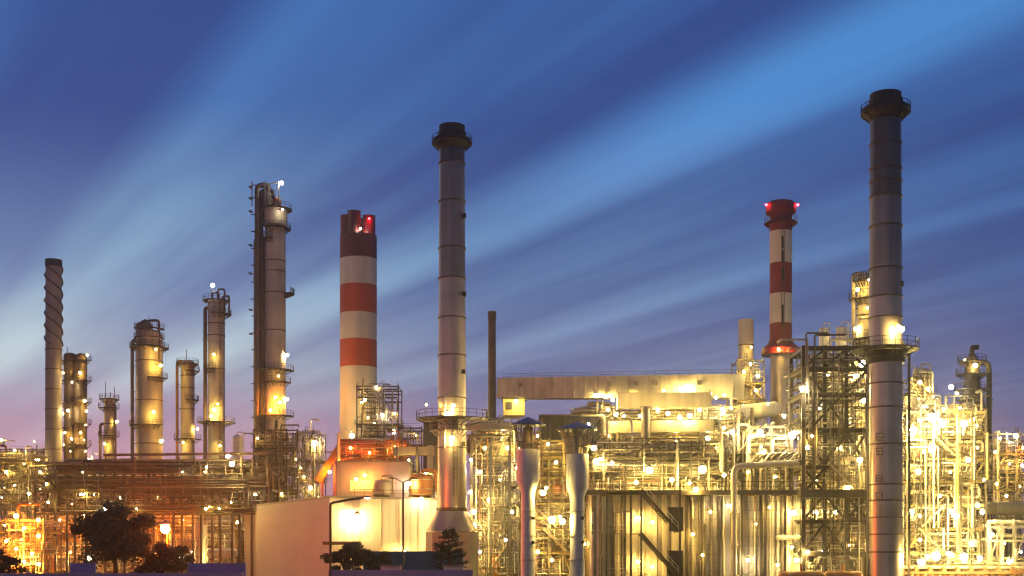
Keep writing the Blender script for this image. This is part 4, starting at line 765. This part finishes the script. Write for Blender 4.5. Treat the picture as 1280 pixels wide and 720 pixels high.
# orange drums and kerbside tank at the tower foot
drum('orange lit drum at the foot of the braced tower', X(1004, 152), 153, Z(723, 152), 5, .9, 'orange')
drum('second orange drum, between the braced tower and the right chimney', X(1062, 151), 154, Z(723, 152), 4, .9, 'orange')
# ------------------------------------------------------------------ right: blazing process units
frame('process_frame', 'blazing yellow multi-deck process frame right of the tallest chimney', 'steel frame', X(1134, 172), X(1232, 172), 172, 184, [Z(690, 172), Z(660, 172), Z(630, 172), Z(600, 172), Z(572, 172), Z(545, 172)], Z(512, 172), 6, 1, 'yellowsteel', braces=[(0, 1, 'x'), (2, 2, '/'), (4, 3, 'x'), (1, 5, 'x'), (5, 4, '/'), (3, 0, 'x'), (5, 6, 'x')], pipes=13, risers=18, equip=6, desc='the blazing frame right of the chimney', prange=(.08, .35),
      lamps=[(1150, 526, 4, 'nx'), (1165, 522, 4, 'nx'), (1178, 530, 4, 'nb'), (1140, 540, 3, 'nx'), (1155, 565, 4, 'nb'), (1165, 562, 3, 'nb'), (1148, 590, 3, 'nb'), (1188, 590, 3, 'na'), (1210, 575, 3, 'nb'), (1205, 530, 3, 'nb'), (1222, 560, 3, 'na'), (1140, 640, 4, 'nb'), (1150, 645, 4, 'na'), (1195, 645, 4, 'nx'), (1190, 640, 3, 'nb'), (1222, 632, 4, 'nb'), (1228, 640, 3, 'nb'), (1175, 620, 3, 'na'), (1150, 675, 3, 'na'), (1215, 680, 3, 'nb'), (1170, 695, 6, 'nx'), (1190, 694, 7, 'nb'), (1152, 703, 8, 'nx'), (1205, 700, 8, 'nb'), (1230, 600, 3, 'na')], mats=['alu', 'pale', 'white', 'galv', 'yellowsteel', 'white'])
frame('process_frame', 'slim yellow frame tower rising behind the blazing frame', 'steel frame', X(1136, 200), X(1166, 200), 200, 206, [Z(540, 200), Z(515, 200), Z(492, 200)], Z(470, 200), 2, 1, 'yellowsteel', braces=[(0, 3, 'x'), (1, 2, 'x'), (0, 1, '/')], pipes=5, risers=5, equip=1, desc='the slim yellow frame tower',
      lamps=[(1150, 478, 2, 'nb'), (1160, 486, 2, 'na'), (1140, 500, 2, 'nb'), (1158, 508, 2, 'nb'), (1166, 496, 2, 'na')])
vtank('cream upright vessel crowning the slim yellow frame tower', X(1151, 203), 203, Z(492, 200)+.07, 4.6, 1.3, 'pale')
frame('process_frame', 'lower yellow frame in front of the dark bottle-shaped column', 'steel frame', X(1172, 205), X(1226, 205), 205, 213, [Z(600, 205), Z(570, 205), Z(540, 205), Z(520, 205)], Z(504, 205), 3, 1, 'yellowsteel', braces=[(0, 4, 'x'), (2, 3, 'x'), (1, 2, '/')], pipes=8, risers=8, equip=2, desc='the frame by the bottle column', lamps=[(1180, 512, 2, 'nb'), (1200, 510, 2, 'na'), (1215, 524, 3, 'nb'), (1222, 532, 2, 'na'), (1190, 545, 3, 'nb'), (1212, 550, 3, 'nb')])
Yb = 232.0; cx = X(1215, Yb); s = Yb/F
t = thing('bottle_column', 'dark bottle-shaped reactor with platforms at its neck, near the right edge', 'reactor', (cx, Yb, 0))
MB().lathe(cx, Yb, [(18*s, 0), (18*s, Z(530, Yb)), (17*s, Z(510, Yb)), (12*s, Z(492, Yb)), (10*s, Z(480, Yb)), (9*s, Z(462, Yb)), (7*s, Z(450, Yb)), (3*s, Z(441, Yb)), (.05, Z(438, Yb))], 32).build('shell', 'darksteel', t)
for py in (512, 520, 528, 537): MB().annulus(cx, Yb, Z(py, Yb)-.12, Z(py, Yb)+.12, 17*s, 18.5*s).build('ring', 'rust', t)
for py, a, b_, e in ((487, 150, 380, 1.8), (468, 120, 400, 1.6), (452, 0, 360, 1.3), (500, 170, 300, 1.5)): ring_platform(t, cx, Yb, Z(py, Yb), 9*s, 9*s+e, R(a), R(b_))
for px, py, k in ((1219, 457, 'nb'), (1189, 484, 'wh'), (1206, 450, 'na2'), (1196, 492, 'na')): lamp(t, (X(px, Yb-3), Yb-3, Z(py, Yb-3)), k, .28, to=(cx, Yb-1, Z(py, Yb)+.5))
pipe(t, [(cx, Yb, Z(440, Yb)), (cx, Yb, Z(434, Yb)), (cx+1.2, Yb, Z(434, Yb))], .5, 'darksteel')
pipe(t, [(X(1220, Yb), Yb-.6, Z(456, Yb)), (X(1224, Yb), Yb-.6, Z(453, Yb)), (X(1234, Yb), Yb-.6, Z(455, Yb)), (X(1235, Yb), Yb-.6, Z(470, Yb)), (X(1235, Yb), Yb-.6, 0)], .5, 'soot', 'downcomer', n=12)
frame('process_frame', 'amber-lit decked frame at the far right edge', 'steel frame', X(1242, 222), X(1292, 222), 222, 232, [Z(655, 222), Z(612, 222), Z(590, 222), Z(566, 222)], Z(540, 222), 3, 1, 'yellowsteel', braces=[(0, 3, 'x'), (2, 2, 'x'), (1, 4, '/'), (0, 1, '/')], pipes=10, risers=7, equip=4, desc='the amber frame at the right edge', prange=(.1, .4),
      lamps=[(1250, 548, 3, 'na'), (1262, 553, 3, 'na'), (1270, 545, 2, 'wh'), (1244, 565, 3, 'na'), (1262, 580, 3, 'na'), (1278, 582, 3, 'na'), (1246, 605, 3, 'na'), (1275, 608, 3, 'na'), (1258, 620, 3, 'na2'), (1280, 560, 2, 'or')])
drum('long grey horizontal tank at the right edge above pale pipes', X(1268, 178), 178, Z(636, 178), 9, .95, 'graysteel')
rack('low pale pipe rack under the grey tank at the right edge', X(1236, 170), X(1300, 170), 170, 174, [Z(700, 170), Z(672, 170), Z(655, 170)], 4, 5, 'galv', (.12, .3), ['alu', 'pale', 'white', 'galv'], lamps=[(1256, 679, 2, 'na'), (1265, 700, 2, 'na'), (1240, 668, 2, 'na'), (1276, 690, 2, 'na')])
rack('low pipe track along the ground before the blazing frame', X(1128, 152), X(1300, 152), 152, 155, [1.6, 2.9], 10, 4, 'rust', (.1, .25), ['orange', 'yellowsteel', 'pale'], name='pipe_track', lamps=[(1160, 696, 3, 'nb'), (1185, 692, 3, 'nb'), (1150, 702, 3, 'nb'), (1205, 696, 3, 'nx'), (1225, 698, 3, 'na'), (1262, 702, 3, 'nb')])
vtank('cream upright vessel on top of the blazing frame, nearest the right chimney', X(1140, 176), 177, Z(512, 172), 2.6, .8, 'pale')
vtank('white upright vessel on the left half of the blazing frame top', X(1168, 176), 177, Z(512, 172), 2.0, 1.0, 'white')
vtank('silvery upright vessel on the right half of the blazing frame top', X(1212, 176), 177, Z(512, 172), 1.6, .7, 'alu')
frame('process_frame', 'dim amber crowded frame far behind the left edge decks', 'steel frame', X(-30, 300), X(55, 300), 300, 310, [Z(650, 300), Z(625, 300), Z(602, 300), Z(580, 300)], Z(560, 300), 6, 1, 'brownsteel', braces=[(0, 1, 'x'), (3, 2, 'x')], pipes=14, risers=8, prange=(.15, .6), lamps=[(10, 570, 3, 'na'), (30, 590, 3, 'nb'), (45, 575, 3, 'na'), (5, 610, 3, 'na'), (38, 630, 3, 'nb'), (22, 650, 3, 'na'), (50, 612, 3, 'na')], mats=['brownsteel', 'yellowsteel', 'rust', 'galv', 'pale'])
frame('process_frame', 'far crowded amber frame seen through gaps under the dark rack', 'steel frame', X(60, 285), X(330, 285), 278, 286, [Z(665, 280), Z(640, 280), Z(618, 280)], Z(600, 280), 12, 1, 'brownsteel', braces=[(1, 1, 'x'), (4, 2, 'x'), (8, 1, '/'), (10, 0, 'x')], pipes=26, risers=8, prange=(.15, .55), lamps=[(90, 630, 3, 'or'), (125, 640, 3, 'na'), (170, 632, 3, 'na'), (225, 640, 3, 'na'), (265, 632, 3, 'na'), (285, 650, 3, 'nb'), (245, 665, 3, 'nb'), (310, 640, 3, 'na'), (70, 660, 3, 'or'), (190, 660, 3, 'or')], mats=['brownsteel', 'graysteel', 'rust', 'galv', 'pale'])
# background fillers behind the front frames
frame('process_frame', 'hazy amber frame far behind between the chimney and bottle column', 'steel frame', X(1120, 255), X(1205, 255), 255, 265, [Z(610, 255), Z(575, 255), Z(545, 255)], Z(520, 255), 5, 1, 'graysteel', braces=[(0, 3, 'x'), (3, 2, 'x')], pipes=7, risers=8, lamps=[(1130, 540, 2, 'na'), (1185, 550, 2, 'na'), (1160, 600, 2, 'na')])
frame('process_frame', 'far amber-lit frame behind the walkway bridge and shed', 'steel frame', X(600, 262), X(680, 262), 268, 276, [Z(620, 262), Z(590, 262), Z(562, 262)], Z(540, 262), 5, 1, 'graysteel', braces=[(0, 2, 'x'), (3, 1, 'x')], pipes=8, risers=8, lamps=[(620, 575, 2, 'na'), (650, 560, 2, 'na'), (668, 590, 2, 'nb'), (640, 620, 2, 'nb')])
frame('process_frame', 'far low frame behind the left columns', 'steel frame', X(60, 330), X(330, 330), 330, 340, [Z(620, 330), Z(600, 330)], Z(578, 330), 12, 1, 'graysteel', pipes=20, risers=10, prange=(.2, .5), lamps=[(112, 575, 3, 'nb'), (122, 576, 3, 'nb'), (155, 576, 3, 'nb'), (168, 580, 3, 'na'), (240, 583, 3, 'nb'), (215, 590, 3, 'na'), (285, 570, 4, 'nb'), (297, 577, 4, 'nb'), (60, 585, 3, 'na'), (186, 592, 3, 'na'), (140, 590, 3, 'na')])
# ------------------------------------------------------------------ front: walls, street lamps, trees
def wall_thing(name, label, cat, x0, x1, y, h, mat, th=.25, post=4.0, cap=True):
    t = thing(name, label, cat, ((x0+x1)/2, y, 0)); n = max(1, int((x1-x0)/post))
    for i in range(n):
        a = x0+(x1-x0)*i/n; c = x0+(x1-x0)*(i+1)/n; MB().box(a+.08, c-.08, y, y+th, 0, h).build('panel', mat, t)
    for i in range(n+1): a = x0+(x1-x0)*i/n; MB().box(a-.076, a+.076, y-.06, y+th+.06, 0, h+.04).build('post', mat, t)
    return t
wall_thing('boundary_wall', 'long low pinkish wall along the bottom left of the plant', 'wall', X(-30, 95), X(302, 95), 95, Z(716.5, 95), 'pinkwall')
wall_thing('boundary_wall', 'mauve pink wall in front of the pale box building and conifer', 'wall', X(412, 97), X(590, 97), 97, Z(712.5, 97), 'pinkwall')
wall_thing('site_hoarding', 'short blue hoarding panel left of the round tree', 'hoarding', X(89, 106), X(118, 106), 106, Z(704, 106), 'bluewall', post=2)
wall_thing('site_hoarding', 'longer blue hoarding panel against the pale box building', 'hoarding', X(236, 106), X(306, 106), 106, Z(704, 106), 'bluewall', post=2)
wall_thing('site_hoarding', 'dark teal hoarding between the bushes and the conifer', 'hoarding', X(455, 125), X(578, 125), 125, Z(689, 125), 'teal', post=3)
cabinet('small white meter box on the pink wall line left of the conifer', X(489, 100), 100, 0, 1.6, .8, Z(708, 100), 'white')
cabinet('small white meter box on the pink wall line right under the conifer', X(567, 100), 100, 0, 1.6, .8, Z(708, 100), 'white')
t = thing('street_lamp', 'orange street lamp with a long arm reaching right', 'street lamp', (X(413, 92), 92, 0))
pipe(t, [(X(413, 92), 92, 0), (X(413, 92), 92, Z(629, 92)), (X(440, 92), 92, Z(624, 92)), (X(457, 92), 92, Z(622, 92))], .09, 'rust', 'mast', flanges=False)
MB().box(X(455, 92), X(463, 92), 91.8, 92.2, Z(622.5, 92), Z(620, 92)).build('lamp_head', 'rust', t); MB().box(X(456, 92), X(462, 92), 91.84, 92.16, Z(623.2, 92), Z(622.55, 92)).build('lens', 'street', t)
t = thing('street_lamp', 'tall dark street lamp with two short arms spread in a V', 'street lamp', (X(504, 100), 100, 0))
pipe(t, [(X(504, 100), 100, 0), (X(504, 100), 100, Z(602, 100))], .085, 'darksteel', 'mast', flanges=False)
for s in (-1, 1):
    MB().bar((X(504, 100), 100, Z(603, 100)), (X(504+s*10, 100), 100, Z(598, 100)), .09).build('arm', 'darksteel', t)
    MB().box(X(504+s*14, 100)-.28, X(504+s*14, 100)+.28, 99.85, 100.15, Z(598.5, 100), Z(597, 100)).build('lamp_head', 'darksteel', t)
t = thing('street_lamp', 'red-orange glowing street lamp right of the round tree', 'street lamp', (X(209, 150), 150, 0))
pipe(t, [(X(209, 150), 150, 0), (X(209, 150), 150, Z(657, 150))], .09, 'rust', 'mast', flanges=False); lamp(t, (X(208, 150), 149.5, Z(661, 150)), 'star', .42, to=(X(209, 150), 150, Z(658, 150)), name='lamp_head')
def leafy(t, cx, cy, cz, rx, rz, n, sz, mat='leaf', seed=1, clumps=14):
    q = random.Random(seed); cl = []
    for k in range(clumps):
        a = q.uniform(0, 6.283); b = q.uniform(-.9, 1); rr = q.uniform(.35, 1.12)
        cl.append((cx+rx*rr*math.cos(a)*math.sqrt(1-b*b*.8), cy+rx*rr*math.sin(a)*math.sqrt(1-b*b*.8), cz+rz*rr*b, q.choice((.2, .26, .3, .36, .44))))
    mb = MB()
    for i in range(n):
        c = cl[q.randrange(clumps)]; g = [q.gauss(0, 1) for _ in range(3)]; l = math.sqrt(sum(e*e for e in g))+1e-6; d = q.random()**.45*c[3]*(1.35 if q.random() < .12 else 1)
        p = Vector((c[0]+g[0]/l*d*rx, c[1]+g[1]/l*d*rx, c[2]+g[2]/l*d*rz))
        a = Vector([q.gauss(0, 1) for _ in range(3)]).normalized(); b = a.orthogonal().normalized(); s = sz*q.uniform(.6, 1.5)
        mb.add([p-a*s, p+b*s*.5, p+a*s, p-b*s*.5], [(0, 1, 2, 3)])
    mb.build('crown', mat, t); return cl
def tree(name, label, px, Y, pytop, pybot, w, n, sz, seed, cat='tree', mat='leaf', clumps=22):
    cx = X(px, Y); zt = Z(pytop, Y); zb = max(.3, Z(pybot, Y)); rx = w/2*Y/F; t = thing(name, label, cat, (cx, Y, 0))
    cz = (zt+zb)/2; cl = leafy(t, cx, Y, cz, rx*.95, (zt-zb)/2*.95, n, sz, mat, seed, clumps)
    tr = MB(); tr.tube([(cx, Y, 0), (cx+.1, Y, zb*.7), (cx-.05, Y, cz), (cx, Y, zt-.8)], [.22, .18, .12, .03], 8)
    for c in cl[:9]: tr.tube([(cx, Y, zb*.6+cz*.3), ((cx+c[0])/2, (Y+c[1])/2, (cz+c[2])/2-.2), (c[0], c[1], c[2])], [.09, .06, .02], 5)
    tr.build('trunk', 'bark', t); return t
tree('tree', 'dark round-crowned tree between the two blue hoardings', 144, 112, 634, 706, 92, 11000, .16, 3, clumps=38)
tree('bush', 'dark bush right of the round tree under the red-orange lamp', 200, 111, 676, 722, 70, 5000, .13, 5, 'bush')
tree('bush', 'dark bush at the bottom left corner', 4, 108, 688, 722, 44, 3000, .13, 8, 'bush')
tree('bush', 'sparse green bush before the pale box building by the orange street lamp', 432, 110, 681, 716, 66, 4500, .12, 9, 'bush')
tree('bush', 'low dark bush left of the V-armed street lamp', 466, 112, 688, 716, 52, 3600, .12, 10, 'bush')
def conifer(label, px, Y, pytop, pybot, w, seed):
    q = random.Random(seed); cx = X(px, Y); zt = Z(pytop, Y); zb = max(.2, Z(pybot, Y)); rx = w/2*Y/F; t = thing('conifer', label, 'conifer', (cx, Y, 0)); mb = MB()
    tr = MB().tube([(cx, Y, 0), (cx, Y, zt)], [.16, .02], 7); 
    for k in range(95):
        f = q.random()**.8; z = zt-(zt-zb)*f; a = q.uniform(0, 6.283); Lb = rx*(.18+.95*f**.8)*q.uniform(.6, 1.12); tip = Vector((cx+Lb*math.cos(a), Y+Lb*math.sin(a), z+.28*Lb*q.uniform(.2, 1.2)))
        b0 = Vector((cx, Y, z)); tr.tube([b0, tip], [.04, .01], 4)
        for j in range(46):
            p = b0.lerp(tip, q.random()**.6)+Vector((q.gauss(0, .09), q.gauss(0, .09), q.gauss(0, .07))); d = (tip-b0).normalized()+Vector([q.gauss(0, .5) for _ in range(3)]); d = d.normalized()*q.uniform(.12, .28); n = d.orthogonal().normalized()*.035
            mb.add([p-n, p+d*.5-n, p+d, p+n], [(0, 1, 2, 3)])
    mb.build('crown', 'needle', t); tr.build('trunk', 'bark', t)
conifer('dark conifer in front of the tall grey chimney base', 561, 112, 661, 714, 50, 4)

# ------------------------------------------------------------------ sky, sun, camera
w = bpy.data.worlds.new('World'); sc.world = w; w.use_nodes = True; nt = w.node_tree; nt.nodes.clear(); N = nt.nodes.new; K = nt.links.new
out = N('ShaderNodeOutputWorld'); tc = N('ShaderNodeTexCoord'); sep = N('ShaderNodeSeparateXYZ'); K(tc.outputs['Generated'], sep.inputs[0])
def mth(op, a, b=None, c=None, clamp=False):
    n = N('ShaderNodeMath'); n.operation = op; n.use_clamp = clamp
    for i, q in enumerate((a, b, c)):
        if q is None: continue
        if isinstance(q, (int, float)): n.inputs[i].default_value = q
        else: K(q, n.inputs[i])
    return n.outputs[0]
def ramp(fac, pts, interp='B_SPLINE'):
    n = N('ShaderNodeValToRGB'); n.color_ramp.interpolation = interp; e = n.color_ramp.elements
    while len(e) < len(pts): e.new(.5)
    for k, (p, c) in enumerate(pts): e[k].position = p; e[k].color = (*c, 1) if isinstance(c, tuple) else (c, c, c, 1)
    K(fac, n.inputs[0]); return n.outputs[0]
def mixc(f, a, b, mode='MIX'):
    n = N('ShaderNodeMix'); n.data_type = 'RGBA'; n.blend_type = mode
    for s, q in ((0, f), (6, a), (7, b)):
        if isinstance(q, tuple): n.inputs[s].default_value = (*q, 1)
        elif isinstance(q, (int, float)): n.inputs[s].default_value = q
        else: K(q, n.inputs[s])
    return n.outputs[2]
dx, dy, dz = sep.outputs
zc = mth('MAXIMUM', dz, .0)
zd_ = mth('MAXIMUM', dz, .045)
pu = mth('DIVIDE', dx, zd_); pv = mth('DIVIDE', dy, zd_)
al = mth('ADD', mth('MULTIPLY', pu, -.5), mth('MULTIPLY', pv, .866)); ac = mth('ADD', mth('MULTIPLY', pu, .866), mth('MULTIPLY', pv, .5))
cmb = N('ShaderNodeCombineXYZ'); K(mth('MULTIPLY', al, .22), cmb.inputs[0]); K(mth('MULTIPLY', ac, 1.0), cmb.inputs[1])
def nz(scale, det, off=0.0, sx=1.0, sy=1.0, rough=.5):
    mp = N('ShaderNodeMapping'); mp.inputs['Scale'].default_value = (sx, sy, 1); mp.inputs['Location'].default_value = (off, off*1.7, off*.3); K(cmb.outputs[0], mp.inputs[0])
    n = N('ShaderNodeTexNoise'); n.inputs['Scale'].default_value = scale; n.inputs['Detail'].default_value = det; n.inputs['Roughness'].default_value = rough; K(mp.outputs[0], n.inputs['Vector']); return n.outputs['Fac']
warp = mth('MULTIPLY', mth('SUBTRACT', nz(1.1, 2, 3.1), .5), .45)
acw = mth('ADD', ac, warp)
band = ramp(mth('DIVIDE', acw, 6.0, clamp=True), [(0, .25), (.05, .15), (.09, .12), (.14, .75), (.20, .14), (.255, .14), (.308, 1.0), (.352, .16), (.45, .16), (.50, .38), (.56, .2), (.7, .25), (.8, .15), (1, .2)], 'EASE')
fine = nz(3.4, 4, 7.0, sx=.33, rough=.5); mid = nz(1.5, 3, 1.3, sx=.8)
cl = mth('MULTIPLY', band, mth('ADD', mth('MULTIPLY', mid, 1.6), -.02))
cl = mth('ADD', cl, mth('MULTIPLY', mth('SUBTRACT', fine, .5), 1.0))
cl = mth('ADD', cl, mth('MULTIPLY', mth('SUBTRACT', mid, .5), .35), clamp=True)
# colour by height above the horizon; azimuth tints the west (left) pink
elev = mth('DIVIDE', zc, .45, clamp=True)
az = mth('ARCTAN2', dx, dy)
west = ramp(mth('ADD', mth('MULTIPLY', az, .55), .6, clamp=True), [(0, 1.0), (.30, 1.0), (.46, .8), (.62, .30), (.85, .05), (1, 0.0)], 'EASE')
dk_w = ramp(elev, [(0, (.72, .26, .28)), (.12, (.68, .30, .36)), (.22, (.48, .29, .42)), (.30, (.27, .27, .44)), (.45, (.11, .165, .39)), (.72, (.038, .076, .27)), (1, (.030, .068, .26))], 'LINEAR')
dk_e = ramp(elev, [(0, (.20, .14, .26)), (.12, (.145, .125, .28)), (.26, (.07, .085, .255)), (.45, (.038, .078, .255)), (.72, (.032, .072, .255)), (1, (.032, .068, .255))], 'LINEAR')
lt_w = ramp(elev, [(0, (.74, .34, .38)), (.15, (.68, .38, .48)), (.24, (.54, .46, .58)), (.32, (.60, .73, .77)), (.5, (.40, .63, .77)), (.75, (.09, .26, .60)), (1, (.06, .20, .56))], 'LINEAR')
lt_e = ramp(elev, [(0, (.24, .17, .29)), (.15, (.17, .17, .34)), (.3, (.12, .19, .43)), (.5, (.085, .22, .54)), (.75, (.075, .26, .64)), (1, (.07, .24, .58))], 'LINEAR')
lowband = ramp(elev, [(0, .1), (.2, .25), (.33, .42), (.5, .15), (.7, 0), (1, 0)], 'EASE')
cl = mth('ADD', cl, mth('MULTIPLY', lowband, west), clamp=True)
sky = mixc(cl, mixc(west, dk_e, dk_w), mixc(west, lt_e, lt_w))
# the sky darkens away from the afterglow (behind the viewer)
back = ramp(mth('ADD', mth('MULTIPLY', dy, .5), .5), [(0, .6), (.45, .6), (.75, .85), (.9, 1.0), (1, 1.0)], 'EASE')
sky = mixc(1.0, sky, back, 'MULTIPLY')
ns = N('ShaderNodeTexSky'); ns.sky_type = 'NISHITA'; ns.sun_disc = False; ns.sun_elevation = R(1.0); ns.sun_rotation = R(-42); ns.air_density = 1.2; ns.ozone_density = 2.5
b1 = N('ShaderNodeBackground'); K(sky, b1.inputs[0]); b1.inputs[1].default_value = 1.0
b2 = N('ShaderNodeBackground'); K(ns.outputs[0], b2.inputs[0]); b2.inputs[1].default_value = .006
ad = N('ShaderNodeAddShader'); K(b1.outputs[0], ad.inputs[0]); K(b2.outputs[0], ad.inputs[1]); K(ad.outputs[0], out.inputs[0])
sl = bpy.data.lights.new('dusk_sun', 'SUN'); sl.energy = .12; sl.angle = R(40); sl.color = (1, .75, .62)
so = bpy.data.objects.new('dusk_sun', sl); col.objects.link(so); so.rotation_euler = (R(80), 0, R(-138))
cam = bpy.data.cameras.new('camera'); co = bpy.data.objects.new('camera', cam); col.objects.link(co); sc.camera = co
cam.sensor_width = 36; cam.lens = F/1280*36; cam.shift_y = (HOR-360)/1280.0; cam.clip_end = 12000; cam.clip_start = .5
co.location = (0, 0, CAMH); co.rotation_euler = (R(90), 0, 0)
sc.view_settings.view_transform = 'Standard'; sc.view_settings.look = 'None'; sc.view_settings.exposure = 0; sc.view_settings.gamma = 1
sc.render.engine = 'CYCLES'; c = sc.cycles
c.use_light_tree = True; c.max_bounces = 5; c.diffuse_bounces = 2; c.glossy_bounces = 2; c.sample_clamp_indirect = 3; c.sample_clamp_direct = 0
c.use_denoising = True; c.caustics_reflective = False; c.caustics_refractive = False; c.filter_width = 1.25

BLOOM_HAZE = 0.00021  # density of a thin air volume added to make the lamps bloom
if BLOOM_HAZE > 0:
    hb = MB().box(-710, 710, -50, 960, -1, 101).build('bloom_haze', 'ground'); hb['kind'] = 'stuff'
    m, nt2, o2 = new_mat('bloom_haze_air'); vv = nt2.nodes.new('ShaderNodeVolumePrincipled'); vv.inputs['Color'].default_value = (.9, .9, .9, 1); vv.inputs['Density'].default_value = BLOOM_HAZE; vv.inputs['Anisotropy'].default_value = .8
    nt2.links.new(vv.outputs[0], o2.inputs['Volume']); hb.data.materials.clear(); hb.data.materials.append(m)
